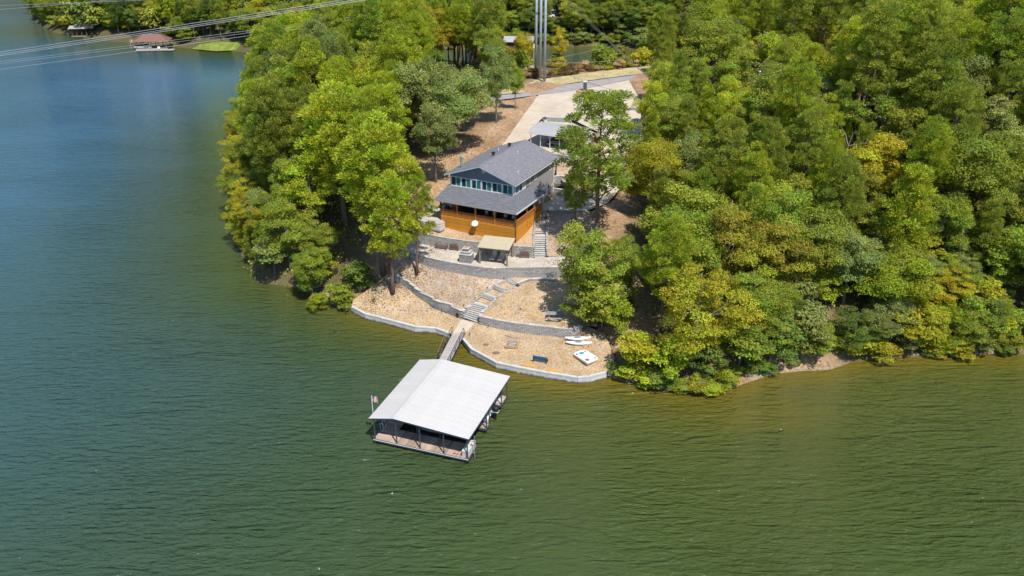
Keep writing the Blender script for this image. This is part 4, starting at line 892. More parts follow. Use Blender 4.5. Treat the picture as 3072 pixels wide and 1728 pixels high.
rc.hexa([(RXD + .001, -.02, RZD + .035), (RXD + .3, -.02, RZD + .012), (RXD + .3, DY + .02, RZD + .012), (RXD + .001, DY + .02, RZD + .035), (RXD + .001, -.02, RZD + .055), (RXD + .3, -.02, RZD + .032), (RXD + .3, DY + .02, RZD + .032), (RXD + .001, DY + .02, RZD + .055)])
rc.build('ridge_cap', M['whitemetal'], bh_)
for y in (-.06, DY + .02):
    for xa, za, xb, zb in ((0, EZD, RXD, RZD), (RXD, RZD, LX, EZD)):
        MB().prism([(xa, y, za - .16), (xb, y, zb - .16), (xb, y, zb + .0), (xa, y, za + .0)], (0, .035, 0)).build('fascia', M['darksteel'], bh_)
        MB().prism([(xa, y - .02, za + .005), (xb, y - .02, zb + .005), (xb, y - .02, zb + .035), (xa, y - .02, za + .035)], (0, .055, 0)).build('drip_edge', M['whitetrim'], bh_)
for x in (-.03, LX + .002): MB().box(x, x + .03, 0, DY, EZD - .16, EZD - .01).build('fascia', M['darksteel'], bh_)
def roofz(x): return RZD - (RZD - EZD) * (RXD - x) / RXD if x < RXD else RZD - (RZD - EZD) * (x - RXD) / (LX - RXD)
FZ = .56
posts = [(x, y) for x in (.45, 2.85, 5.38, 7.9, 10.35) for y in (.1,)] + [(.45, 4.2), (.45, 8.0), (.45, 11.5), (2.35, 11.5), (10.35, 5.3), (10.35, 6.15), (10.35, 9.8), (10.35, 11.5), (5.38, 11.5), (7.9, 11.5), (4.1, 2.15), (6.6, 2.15)]
for x, y in posts: MB().box(x - .05, x + .05, y - .05, y + .05, FZ - .1, roofz(x) - .17).build('post', M['darksteel'], bh_)
for y in (.1, 5.3, 9.8, 11.5): MB().hexa([(.1, y - .04, roofz(.1) - .17), (RXD, y - .04, RZD - .17), (RXD, y + .04, RZD - .17), (.1, y + .04, roofz(.1) - .17), (.1, y - .04, roofz(.1) - .05), (RXD, y - .04, RZD - .05), (RXD, y + .04, RZD - .05), (.1, y + .04, roofz(.1) - .05)]).hexa([(RXD + .01, y - .04, RZD - .17), (LX - .05, y - .04, EZD - .17), (LX - .05, y + .04, EZD - .17), (RXD + .01, y + .04, RZD - .17), (RXD + .01, y - .04, RZD - .05), (LX - .05, y - .04, EZD - .05), (LX - .05, y + .04, EZD - .05), (RXD + .01, y + .04, RZD - .05)]).build('truss', M['darksteel'], bh_)
# deck boards
def planks(x0, x1, y0, y1, along, w=.19):
    """boards side by side; along = the axis each board runs"""
    if along == 'y':
        n = int((x1 - x0) / w); me = MB().box(-w / 2 + .008, w / 2 - .008, y0, y1, -.035, 0).mesh('plank', M['greyplank'])
        for i in range(n): add('plank', me, bh_, (x0 + (i + .5) * (x1 - x0) / n, 0, FZ + R.uniform(-.004, .004)))
    else:
        n = int((y1 - y0) / w); me = MB().box(x0, x1, -w / 2 + .008, w / 2 - .008, -.035, 0).mesh('plank', M['greyplank'])
        for i in range(n): add('plank', me, bh_, (0, y0 + (i + .5) * (y1 - y0) / n, FZ + R.uniform(-.004, .004)))
planks(2.02, 10.4, .06, 2.25, 'y'); planks(.36, 2.0, .06, 11.6, 'x')
planks(2.02, 10.3, 5.25, 6.15, 'y', .24); planks(2.02, 10.3, 9.75, 11.6, 'y', .24)
fr_ = MB().box(.3, 10.5, -.02, .05, .3, .55).box(.28, .35, .052, 11.65, .3, .55).box(.36, 10.4, 11.61, 11.68, .3, .55).box(10.41, 10.48, .06, 2.25, .3, .55).box(10.31, 10.38, 5.2, 6.2, .3, .55).box(10.31, 10.38, 9.7, 11.6, .3, .55)
fr_.box(2.02, 10.4, 2.252, 2.3, .3, .54).box(2.02, 10.3, 5.18, 5.24, .3, .54).box(2.02, 10.3, 6.16, 6.22, .3, .54).box(2.02, 10.3, 9.68, 9.74, .3, .54)
fr_.build('deck_frame', M['darksteel'], bh_)
MB().box(.3, 10.5, -.05, -.022, .47, .53).build('rub_rail', M['whitetrim'], bh_)
flo = MB().box(-.36, .36, -.42, .42, -.25, .27).mesh('float_block', M['black'])
for k in range(9): add('float_block', flo, bh_, (.85 + k * 1.15, .55, 0))
for y in (2.4, 4.2, 6, 7.8, 9.6, 11.0): add('float_block', flo, bh_, (.9, y, 0))
for x in (4, 6.2, 8.4, 9.9): add('float_block', flo, bh_, (x, 5.7, 0)); add('float_block', flo, bh_, (x, 10.7, 0))
sb_ = thing('dock_box', 'long white storage box at the open corner of the boathouse deck', 'storage box', DW(10.05, .25, FZ), DA)
MB().box(-.32, .32, 0, 1.9, 0, .58).build('body', M['cushion'], sb_); MB().box(-.35, .35, -.03, 1.93, .583, .66).build('lid', M['cushion'], sb_)
pd = thing('paddle', 'red kayak paddle lying on the boathouse deck by the white box', 'paddle', DW(8.95, .4, FZ + .03), DA - .12)
MB().tube((0, 0, 0), (1.3, 0, 0), .018, k=6).build('shaft', M['redplastic'], pd)
for x in (-.25, 1.3): MB().box(x, x + .28, -.08, .08, -.012, .012).build('blade', M['redplastic'], pd)
ld = thing('dock_ladder', 'bent white swim ladder on the lake side edge of the boathouse', 'ladder', DW(.3, 2.0, FZ), DA)
for y in (-.25, .25): MB().path([(.25, y, 0), (.25, y, .55), (.1, y, .75), (-.12, y, .7), (-.15, y, -1.0)], .022).build('rail', M['whitetrim'], ld)
for z in (-.3, -.6): MB().tube((-.15, -.25, z), (-.15, .25, z), .02).build('rung', M['whitetrim'], ld)
pp = thing('mooring_pole', 'grey steel mooring pole at the white box corner of the boathouse', 'pole', DW(10.72, 1.05, 0), DA)
MB().tube((0, 0, -2), (0, 0, 2.6), .045).build('pipe', M['steel'], pp)
for z in (.6, 1.9): MB().box(-.3, .05, -.05, .05, z, z + .06).build('bracket', M['steel'], pp)
# flag
m, nt, N, L, B = new_mat('striped_flag_cloth'); B.inputs["Roughness"].default_value = .8
tcn = N.new("ShaderNodeTexCoord"); sx_ = N.new("ShaderNodeSeparateXYZ"); L.new(tcn.outputs["Object"], sx_.inputs[0])
a1_ = mth_ = N.new("ShaderNodeMath"); a1_.operation = 'MULTIPLY'; a1_.inputs[1].default_value = 6.5 / .62; L.new(sx_.outputs[2], a1_.inputs[0])
a2_ = N.new("ShaderNodeMath"); a2_.operation = 'FRACT'; L.new(a1_.outputs[0], a2_.inputs[0]); a3_ = N.new("ShaderNodeMath"); a3_.operation = 'GREATER_THAN'; a3_.inputs[1].default_value = .5; L.new(a2_.outputs[0], a3_.inputs[0])
mx_ = N.new("ShaderNodeMix"); mx_.data_type = 'RGBA'; mx_.inputs[6].default_value = (.5, .03, .04, 1); mx_.inputs[7].default_value = (.8, .8, .78, 1); L.new(a3_.outputs[0], mx_.inputs[0])
L.new(mx_.outputs[2], B.inputs["Base Color"]); M['stripes'] = m
M['canton'] = pm('flag_blue_canton', (.03, .05, .22), (.25, .27, .4), 9, .8)
def flagpole(label, loc, h, w, fh, rz):
    t = thing('flagpole', label, 'flagpole', loc, rz); MB().tube((0, 0, 0), (0, 0, h), .03).build('pole', M['whitetrim'], t)
    vs, fs = [], []; n = 10
    for i in range(n + 1):
        x = w * i / n; y = .09 * math.sin(i * 1.15); sag = -.16 * (i / n) ** 2
        vs += [(x + .03, y, h - fh - .05 + sag), (x + .03, y, h - .05 + sag * .6)]
    for i in range(n): fs.append((2 * i, 2 * i + 2, 2 * i + 3, 2 * i + 1))
    f = bpy.data.meshes.new('flag'); o_ = Vector((0, 0, h - fh - .05)); f.from_pydata([tuple(Vector(v) - o_) for v in vs], [], fs); f.materials.append(M['stripes'])
    fo = add('flag', f, t, o_)
    cn = MB(); k = 4
    for i in range(k):
        for s in (1,):
            a, b_ = Vector(vs[2 * i + 1]), Vector(vs[2 * i + 3]); cn.hexa([a + Vector((0, -.006, -fh * .5)) - o_, b_ + Vector((0, -.006, -fh * .5)) - o_, b_ + Vector((0, .006, -fh * .5)) - o_, a + Vector((0, .006, -fh * .5)) - o_, a + Vector((0, -.006, .003)) - o_, b_ + Vector((0, -.006, .003)) - o_, b_ + Vector((0, .006, .003)) - o_, a + Vector((0, .006, .003)) - o_])
    cn.build('canton', M['canton'], fo); return t
flagpole('white pole flying a red and white striped flag at the boathouse corner', DW(-.05, .95, .3), 4.7, .62, .62, -.2)
MB().cbox(0, .2, .05, .5, .12, .12).build('bracket', M['steel'], bpy.data.objects['flagpole'], (.2, 0, 0))
# boats
def hull_mesh(Ln, w, h, name, mat, nose=.35, stern=.85):
    n = 12; p = MB(); secs = []
    for i in range(n + 1):
        t = i / n; x = -Ln / 2 + Ln * t; ww = w / 2 * (1 - (max(0, t - (1 - nose)) / nose) ** 2.2) * (stern + (1 - stern) * min(1, t * 4)); ww = max(ww, .02)
        zk = h * .0 + h * .55 * max(0, (t - .7) / .3) ** 2
        secs.append([(x, -ww, h), (x, -ww * .96, h * .55 + zk * .3), (x, -ww * .55, h * .12 + zk), (x, 0, zk), (x, ww * .55, h * .12 + zk), (x, ww * .96, h * .55 + zk * .3), (x, ww, h), (x, 0, h + .02)])
    for s in secs: p.v += s
    for i in range(n):
        for j in range(8):
            k = (j + 1) % 8; p.f.append((i * 8 + j, i * 8 + k, (i + 1) * 8 + k, (i + 1) * 8 + j))
    p.f.append(tuple(reversed(range(8)))); p.f.append(tuple(n * 8 + j for j in range(8)))
    return p.mesh(name, mat)
bt = thing('covered_boat', 'grey covered ski boat lifted in the outer slip under the white roof', 'boat', DW(6.0, 3.75, .25), DA + math.pi)
add('hull', hull_mesh(6.6, 2.2, 1.0, 'hull', M['hull']), bt); add('cover', hull_mesh(5.6, 1.9, .55, 'cover', M['navy']), bt, (-.3, 0, 1.03)); MB().box(-3.2, 3.0, -.9, -.75, -.35, -.02).box(-3.2, 3.0, .75, .9, -.35, -.02).build('lift_bunk', M['darksteel'], bt)
pt = thing('pontoon_boat', 'pontoon boat with black outboard motor sticking out of the inner slip', 'pontoon boat', DW(6.9, 7.9, -.15), DA)
for y in (-.95, .95): MB().path([(-3.6, y, .35), (-3.2, y, .3), (2.9, y, .3), (3.1, y, .32)], [.08, .3, .3, .26], 10).build('pontoon', M['steel'], pt)
MB().box(-3.5, 3.0, -1.25, 1.25, .6, .7).build('deck', M['whitetrim'], pt); MB().box(-3.3, 2.4, -1.22, -1.17, .702, 1.35).box(-3.3, 2.4, 1.17, 1.22, .702, 1.35).build('fence', M['steel'], pt)
MB().hexa([(-2.8, -1.16, .702), (2.2, -1.16, .702), (2.2, 1.16, .702), (-2.8, 1.16, .702), (-2.4, -.8, 1.5), (1.8, -.8, 1.5), (1.8, .8, 1.5), (-2.4, .8, 1.5)]).build('cover', M['navy'], pt)
for y in (-.5, .5): MB().path([(2.5, y, .7), (2.55, y, 1.5), (2.9, y, 1.7), (3.1, y, 1.2)], .03).build('ladder_rail', M['whitetrim'], pt)
om = MB().lathe([(.12, 0), (.3, .15), (.34, .5), (.3, .75), (.12, .88)], (0, 0, 0), 12, sx=1.15, sy=.75).build('outboard_motor', M['black'], pt, (3.45, 0, .85), smooth=True)
MB().box(-.1, .12, -.08, .08, -1.0, 0).build('motor_leg', M['black'], om); MB().box(-.36, .37, -.24, .24, .28, .33).build('motor_stripe', M['whitetrim'], om)
jk = thing('stacked_dock_gear', 'pale mat and red gear on the far finger of the boathouse', 'dock gear', DW(9.9, 10.0, FZ + .01), DA)
MB().box(-.5, .3, 0, .9, 0, .08).build('mat', M['cushion'], jk); MB().box(-.9, -.5, .2, .6, 0, .25).build('crate', M['redplastic'], jk)

# gangway with truss rails
g0, g1 = Vector((-8.35, 80.6, .72)), Vector((-6.45, 89.75, 1.08))
gd_ = (g1 - g0); Lg = gd_.length; ga = math.atan2(gd_.y, gd_.x) ; gp = -math.asin(gd_.z / Lg)
gw = thing('gangway', 'grey plank gangway with thin black truss rails from the shore to the boathouse', 'gangway', g0, 0)
gw.rotation_euler = (0, gp, ga)
n = int(Lg / .3); gm_ = MB().box(-.14, .14, -.68, .68, -.04, 0).mesh('plank', M['paleplank'])
for k in range(n): add('plank', gm_, gw, ((k + .5) * Lg / n, 0, R.uniform(-.004, .004)))
for y in (-.72, .72): MB().box(0, Lg, y - .04, y + .04, -.16, -.02).build('stringer', M['darksteel'], gw)
for y in (-.74, .74):
    MB().path([(.0, y, 0), (.6, y, 1.0), (Lg - .7, y, 1.0), (Lg, y, .05)], .025).build('hand_rail', M['black'], gw)
    MB().tube((.3, y, .5), (Lg - .35, y, .5), .015).build('mid_rail', M['black'], gw)
    k = 0; xs_ = [.6 + (Lg - 1.3) * i / 4 for i in range(5)]
    for i in range(5):
        MB().tube((xs_[i], y, -.05), (xs_[i], y, 1.0), .022).build('rail_post', M['black'], gw)
        if i < 4: MB().tube((xs_[i], y, 0), ((xs_[i] + xs_[i + 1]) / 2, y, 1.0), .015).build('diagonal', M['black'], gw); MB().tube(((xs_[i] + xs_[i + 1]) / 2, y, 1.0), (xs_[i + 1], y, 0), .015).build('diagonal', M['black'], gw)
for x in (3.3, 6.2):
    MB().box(x - .4, x + .4, .75, 1.05, -.35, -.1).build('float_block', M['black'], gw)
for k, (a, b_) in enumerate((((-9.4, 80.3, .5), (-8.3, 88.9, .85)), ((-8.9, 80.3, .5), (-8.0, 88.8, .85)))):
    cb = thing('mooring_cable', 'thin rusty mooring cable beside the gangway, ' + ('outer one' if k == 0 else 'inner one next to the planks'), 'cable', a, group='mooring cables'); MB().tube((0, 0, 0), Vector(b_) - Vector(a), .022, k=5).build('cable', M['rawwood'], cb)

# ------------------------------------------------------------------ things on the gravel shore
pc = thing('picnic_table', 'weathered grey picnic table under the tree at the end of the lower wall', 'picnic table', (5.2, 89.9, zs(5.2, 89.9)), -.12)
for i in range(5): MB().box(-.95, .95, -.37 + i * .15, -.23 + i * .15, .72, .76).build('top_board', M['greywood'], pc)
for y in (-.78, .78): MB().box(-.95, .95, y - .13, y + .13, .42, .46).build('seat', M['greywood'], pc)
for x in (-.65, .65):
    for s in (-1, 1): MB().tube((x, s * .6, 0), (x, s * .15, .72), .045, k=4).build('leg', M['greywood'], pc)
    MB().box(x - .03, x + .03, -.85, .85, .36, .415).build('cross_beam', M['greywood'], pc)
bn = thing('bench', 'blue slatted bench with black iron ends facing the water', 'bench', (3.28, 82.85, zs(3.28, 82.85)), -.33 + math.pi)
for i in range(4): MB().box(-.78, .78, -.25 + i * .12, -.16 + i * .12, .42, .45).build('slat', M['blue'], bn)
for i in range(3): MB().box(-.78, .78, .26 + i * .03, .285 + i * .03, .52 + i * .14, .62 + i * .14).build('slat', M['blue'], bn)
for x in (-.8, .8):
    MB().box(x - .03, x + .03, -.26, .26, .36, .415).build('arm_frame', M['black'], bn)
    for y in (-.24, .25): MB().box(x - .03, x + .03, y - .03, y + .03, 0, .36).build('leg', M['black'], bn)
    MB().hexa([(x - .025, .26, .4), (x + .025, .26, .4), (x + .025, .31, .4), (x - .025, .31, .4), (x - .025, .36, .98), (x + .025, .36, .98), (x + .025, .41, .98), (x - .025, .41, .98)]).build('back_support', M['black'], bn)
fpz = thing('fire_pit', 'square timber fire pit piled with grey driftwood', 'fire pit', (.05, 86.2, zs(.05, 86.2)), -.2)
for a, sx, sy in (((0, -.62), 1.5, .16), ((0, .62), 1.5, .16), ((-.66, 0), .16, 1.06), ((.66, 0), .16, 1.06)): MB().cbox(a[0], a[1], .12, sx, sy, .28).build('timber', M['rawwood'], fpz)
MB().cbox(0, 0, .04, 1.1, 1.0, .08).build('ash_bed', M['joint'], fpz)
for k in range(11): MB().tube((-.45, 0, 0), (.42, .05, .02), .055, .04, k=6).build('log', M['greylog'], fpz, (R.uniform(-.08, .12), -.35 + k * .07, .16 + .05 * (k % 3)), (0, R.uniform(-.12, .12), R.uniform(-.35, .35)))
def kayak(label, loc, rz, s=1.0):
    t = thing('kayak', label, 'kayak', loc, rz, 'kayaks beached by the lower wall')
    n = 16; p = MB()
    for i in range(n + 1):
        q = i / n; x = (q - .5) * 3.05 * s; w = .44 * math.sin(math.pi * min(max(q, .012), .988)) ** .62; z0 = .10 * abs(2 * q - 1) ** 3
        p.v += [(x, -w, .2 + z0), (x, -w * .75, .05 + z0), (x, 0, .0 + z0), (x, w * .75, .05 + z0), (x, w, .2 + z0), (x, w * .5, .27 + z0), (x, 0, .29 + z0), (x, -w * .5, .27 + z0)]
    for i in range(n):
        for j in range(8): k = (j + 1) % 8; p.f.append((i * 8 + j, i * 8 + k, (i + 1) * 8 + k, (i + 1) * 8 + j))
    p.f.append(tuple(reversed(range(8)))); p.f.append(tuple(n * 8 + j for j in range(8)))
    p.build('hull', M['white'], t, smooth=False)
    MB().lathe([(.0, 0), (.2, .0), (.26, .025), (.24, .04), (.0, .03)], (0, 0, 0), 14, sx=1.7, sy=.85).build('seat_well', M['hull'], t, (-.1, 0, .28))
    for x in (-.95, .9): MB().lathe([(0, 0), (.1, 0), (.1, .02), (0, .02)], k=10).build('hatch', M['black'], t, (x, 0, .275))
    return t
kayak('white kayak lying next to the foot of the lower wall', (7.85, 86.75, zs(7.85, 86.75)), .02)
kayak('white kayak lying on the pedal boat side of its twin', (7.9, 85.75, zs(7.9, 85.75)), -.05)
pb = thing('pedal_boat', 'white pedal boat with turquoise well and brown seats beached on the gravel', 'pedal boat', (8.5, 83.0, zs(8.5, 83.0)), math.atan2(82.57 - 84.85 + 0.0, 9.82 - 8.16))
MB().hexa([(-1.15, -.72, 0), (1.15, -.72, 0), (1.15, .72, 0), (-1.15, .72, 0), (-1.3, -.84, .3), (1.3, -.84, .3), (1.3, .84, .3), (-1.3, .84, .3)]).build('hull', M['white'], pb)
dk = MB().prism([(-1.34 + .3, -.88, .303), (1.34 - .3, -.88, .303), (1.34, -.6, .303), (1.34, .6, .303), (1.04, .88, .303), (-1.04, .88, .303), (-1.34, .6, .303), (-1.34, -.6, .303)], (0, 0, .1)).build('deck', M['white'], pb)
MB().lathe([(0, 0), (.26, 0), (.26, .018), (0, .018)], k=14, sx=1.3, sy=.8).build('footwell', M['cyan'], pb, (-.78, 0, .404), (0, 0, 1.3))
for x, y, s in ((.75, -.45, .27), (-.9, -.6, .16), (.95, .55, .15), (-.85, .62, .14)): MB().lathe([(0, 0), (s, 0), (s * .9, .02), (0, .03)], k=12).build('seat', M['brownseat'], pb, (x, y, .404))
MB().hexa([(.15, .05, .404), (.75, .05, .404), (.75, .7, .404), (.15, .7, .404), (.25, .12, .52), (.7, .12, .52), (.7, .6, .52), (.25, .6, .52)]).build('backrest', M['white'], pb)
for k, (u, v, s, lab) in enumerate(((1580, 1090, .62, 'beside the seawall between fire pit and bench'), (1652, 1106, .68, 'on the gravel before the blue bench'), (1672, 1112, .4, 'small one next to the larger yellow slab'), (1606, 1098, .4, 'just behind the seawall under the blue bench'), (1458, 1033, .38, 'near the gangway end of the gravel'), (1489, 1057, .5, 'dark round one close to the seawall bend'))):
    p = G(u, v, .97); p.z = zs(p.x, p.y) + .02; pts = []
    for i in range(9): a = i * 2 * math.pi / 9; rr = s * R.uniform(.8, 1.15); pts.append((rr * math.cos(a), rr * .72 * math.sin(a), 0))
    o_ = MB().prism(pts, (0, 0, .06)).build('flagstone', M['yellowstone'] if k not in (4, 5) else M['brownseat'], None, p + Vector((0, 0, -.02 if k else -.01)))
    tag(o_, ('yellow flagstone ' if k not in (4, 5) else 'brown flagstone ') + lab, 'flagstone', 'flagstones in the shore gravel')
for k, (u, v, lab) in enumerate(((1526, 1012, 'leaning behind the fire pit'), (1553, 1016, 'lying on the gravel behind the fire pit'), (1210, 1008 - 75, 'thin one on the gravel near the pine shade'))):
    p = G(u, v, 1.3 if k < 2 else 1.25); p.z = zs(p.x, p.y); MBt = MB().path([(-.55, 0, .06), (0, .08, .1), (.5, 0, .07)], [.06, .08, .05], 7); tag(MBt.build('driftwood', M['greylog'], None, p, (0, 0, R.uniform(-.6, .2))), 'piece of grey driftwood ' + lab, 'driftwood', 'driftwood on the shore')

# ------------------------------------------------------------------ carport with truck, driveway items
cp = thing('carport', 'carport with rounded pale grey roof and thin white posts', 'carport', (4.52, 129.63, 13.0), math.atan2(126.09 - 129.63, 7.21 - 4.52) * .5 - .2)
cpa = cp.rotation_euler.z; ca = math.radians(-28); cp.rotation_euler.z = ca
W, Dp = 8.2, 6.1
for x in (-1.4, .3, 1.95, 3.6, 5.25, 6.6):
    for y in (-.6, Dp - 1.2): MB().box(x - .045, x + .045, y - .045, y + .045, 0, 2.22).build('post', M['whitetrim'], cp)
rp = MB(); prof = []
for i in range(13):
    q = i / 12; y = -.95 + q * Dp; z = 2.25 + .75 * math.sin(math.pi * q) ** .6
    prof.append((y, z))
for i in range(len(prof)):
    y, z = prof[i]; rp.v += [(-1.7, y, z), (-1.7 + W + .4, y, z), (-1.7, y, z + .05), (-1.7 + W + .4, y, z + .05)]
for i in range(len(prof) - 1):
    a = 4 * i; b_ = a + 4; rp.f += [(a + 2, a + 3, b_ + 3, b_ + 2), (a, b_, b_ + 1, a + 1), (a, a + 2, b_ + 2, b_), (a + 1, b_ + 1, b_ + 3, a + 3)]
rp.f += [(0, 1, 3, 2)]; rp.build('roof', M['carport'], cp, smooth=False)
MB().box(-1.7, W - 1.3, -.99, -.954, 2.1, 2.28).build('gutter', M['whitetrim'], cp)
tr = thing('pickup_truck', 'dark blue pickup truck parked under the carport', 'pickup truck', Vector((4.52, 129.63, 13.01)) + Vector((math.cos(ca) * 2.9 - math.sin(ca) * 1.3, math.sin(ca) * 2.9 + math.cos(ca) * 1.3, 0)), ca)
MB().hexa([(-2.7, -.92, .45), (2.7, -.92, .45), (2.7, .92, .45), (-2.7, .92, .45), (-2.7, -.95, 1.05), (2.7, -.95, 1.05), (2.7, .95, 1.05), (-2.7, .95, 1.05)]).build('body', M['truckblue'], tr)
MB().hexa([(-1.4, -.9, 1.053), (1.1, -.9, 1.053), (1.1, .9, 1.053), (-1.4, .9, 1.053), (-.8, -.75, 1.8), (.8, -.75, 1.8), (.8, .75, 1.8), (-.8, .75, 1.8)]).build('cab', M['blackglass'], tr)
MB().cbox(0, 0, 1.83, 1.6, 1.5, .05).build('cab_roof', M['truckblue'], tr); MB().box(-2.7, 2.7, -.965, -.952, .62, .68).build('side_trim', M['steel'], tr)
for x in (-1.75, 1.75):
    for y in (-.93, .93): wl = MB().tube((0, -.12, 0), (0, .12, 0), .4, k=16).build('wheel', M['rubber'], tr, (x, y, .4)); MB().tube((0, -.125, 0), (0, .125, 0), .2, k=12).build('rim', M['steel'], wl)
isl = GP(1530, 915, 14.7)
t = thing('planted_island', 'round stone-edged planting island in the driveway', 'planting bed', isl)
for k in range(18): a = k * math.pi / 9; MB().cbox(0, 0, 0, .42, .3, .2).build('edging_stone', M['yellowstone'], t, (1.6 * math.cos(a), 1.6 * math.sin(a), .02), (0, 0, a + math.pi / 2))
MB().lathe([(1.5, 0), (1.4, .08), (0, .1)], k=18).build('soil', M['gravel2'], t)
t = thing('utility_box', 'tall grey utility box on the driveway island', 'utility box', isl + Vector((-.1, .1, .08)))
MB().box(-.38, .38, -.3, .3, 0, 1.7).build('cabinet', M['greenwall'], t); MB().box(-.42, .42, -.34, .34, 1.702, 1.78).build('lid', M['whitetrim'], t); MB().box(-.3, .3, -.32, -.303, .2, 1.5).build('door', M['darksteel'], t)
t = thing('garden_bench', 'white metal garden bench on the driveway behind the tall pine', 'bench', GP(1660, 965, 14.55), -.3)
MB().box(-.8, .8, -.25, .25, .42, .46).build('seat', M['white'], t); MB().box(-.8, .8, .25, .3, .5, 1.0).build('backrest', M['white'], t)
for x in (-.75, .75): MB().box(x - .03, x + .03, -.22, .28, 0, .418).build('leg', M['white'], t)
t = thing('flower_pot', 'white flower pot at the end of the rendered driveway wall', 'flower pot', GP(1125, 1225, 13.4)); MB().lathe([(.25, 0), (.36, .4), (.38, .42)], k=12).build('pot', M['white'], t); MB().lathe([(.1, .42), (.35, .6), (.2, .85)], k=9).build('plant', M['darksteel'], t)

# ------------------------------------------------------------------ trees
m, nt, N, L, B = new_mat('leaves'); M['leaf'] = m
oi = N.new("ShaderNodeObjectInfo"); at = N.new("ShaderNodeAttribute"); at.attribute_name = 'tint'
ho = N.new("ShaderNodeAttribute"); ho.attribute_name = 'warm'
hs = N.new("ShaderNodeHueSaturation"); L.new(at.outputs["Fac"], hs.inputs["Value"]); L.new(oi.outputs["Color"], hs.inputs["Color"])
hm = N.new("ShaderNodeMapRange"); hm.inputs["To Min"].default_value = .54; hm.inputs["To Max"].default_value = .465; L.new(ho.outputs["Fac"], hm.inputs[0]); L.new(hm.outputs[0], hs.inputs["Hue"])
L.new(hs.outputs[0], B.inputs["Base Color"]); B.inputs["Roughness"].default_value = .6; B.inputs["Specular IOR Level"].default_value = .25
tl = N.new("ShaderNodeBsdfTranslucent"); hs2 = N.new("ShaderNodeHueSaturation"); hs2.inputs["Value"].default_value = 1.25; hs2.inputs["Hue"].default_value = .49; L.new(hs.outputs[0], hs2.inputs["Color"]); L.new(hs2.outputs[0], tl.inputs[0])
ms = N.new("ShaderNodeMixShader"); ms.inputs[0].default_value = .42; L.new(B.outputs[0], ms.inputs[1]); L.new(tl.outputs[0], ms.inputs[2]); L.new(ms.outputs[0], N["Material Output"].inputs[0])

def unit(a): return a / np.maximum(np.linalg.norm(a, axis=1, keepdims=True), 1e-9)
def leaf_quads(rng, c, nrm, size, asp=.6, axis=None):
    n = len(c); nrm = unit(nrm)
    t = unit(np.cross(nrm, rng.normal(size=(n, 3)))) if axis is None else unit(axis)
    if axis is not None: nrm = unit(np.cross(t, rng.normal(size=(n, 3))))
    b = np.cross(nrm, t); s = size[:, None]
    V = np.stack([c + t * s, c + b * s * asp, c - t * s, c - b * s * asp], 1).reshape(-1, 3)
    return V, np.arange(4 * n).reshape(n, 4)
def leaf_mesh(name, V, F, tint, warm, mat='leaf'):
    me = fast_mesh(name, V, F, M[mat])
    a = me.attributes.new('tint', 'FLOAT', 'FACE'); a.data.foreach_set('value', tint.astype(np.float32))
    a = me.attributes.new('warm', 'FLOAT', 'FACE'); a.data.foreach_set('value', np.clip(warm, 0, 1).astype(np.float32))
    return me
def rand_dirs(rng, n): return unit(rng.normal(size=(n, 3)))

def broad(seed, H, Rr, lobes=34, per=260, leaf=.17, lo=.28, lobe_r=.30, flat=.85, name='crown'):
    """round crown: leaf-filled lobes spread through an uneven ellipsoid"""
    rng = np.random.default_rng(seed); zc = H * (1 + lo) / 2; rz = H * (1 - lo) / 2
    d = rand_dirs(rng, lobes); d[:, 2] = d[:, 2] * .9 + .12; rad = .55 + .45 * rng.random(lobes) ** .5
    irr = 1 + .22 * np.sin(3 * np.arctan2(d[:, 1], d[:, 0]) + seed) + .12 * np.sin(5 * d[:, 2] + seed)
    C = d * rad[:, None] * irr[:, None] * np.array([Rr * (1 - lobe_r * .6), Rr * (1 - lobe_r * .6), rz * (1 - lobe_r * .5)]) + np.array([0, 0, zc])
    lr = Rr * lobe_r * (.7 + .6 * rng.random(lobes)); lt = .74 + .52 * rng.random(lobes); lw = rng.random(lobes)
    cs, ns, tn, wm_ = [], [], [], []
    for i in range(lobes):
        n = int(per * (lr[i] / (Rr * lobe_r)) ** 1.6); q = rand_dirs(rng, n); q[:, 2] = np.where(q[:, 2] < -.2, -q[:, 2] * .5, q[:, 2])
        r_ = lr[i] * (.72 + .38 * rng.random(n)) * (1 + .2 * np.sin(q[:, 0] * 5 + i) * np.sin(q[:, 1] * 6 + q[:, 2] * 4))
        cs.append(C[i] + q * r_[:, None] * np.array([1, 1, flat])); ns.append(unit(q) * .55 + np.array([0, 0, .45]) + rng.normal(size=(n, 3)) * .5)
        tn.append(lt[i] * (.72 + .56 * rng.random(n))); wm_.append(.6 * lw[i] + .4 * rng.random(n))
    c = np.concatenate(cs); nn_ = np.concatenate(ns); V, F = leaf_quads(rng, c, nn_, leaf * (.7 + .6 * rng.random(len(c))), .62)
    return leaf_mesh(name, V, F, np.concatenate(tn), np.concatenate(wm_)), C
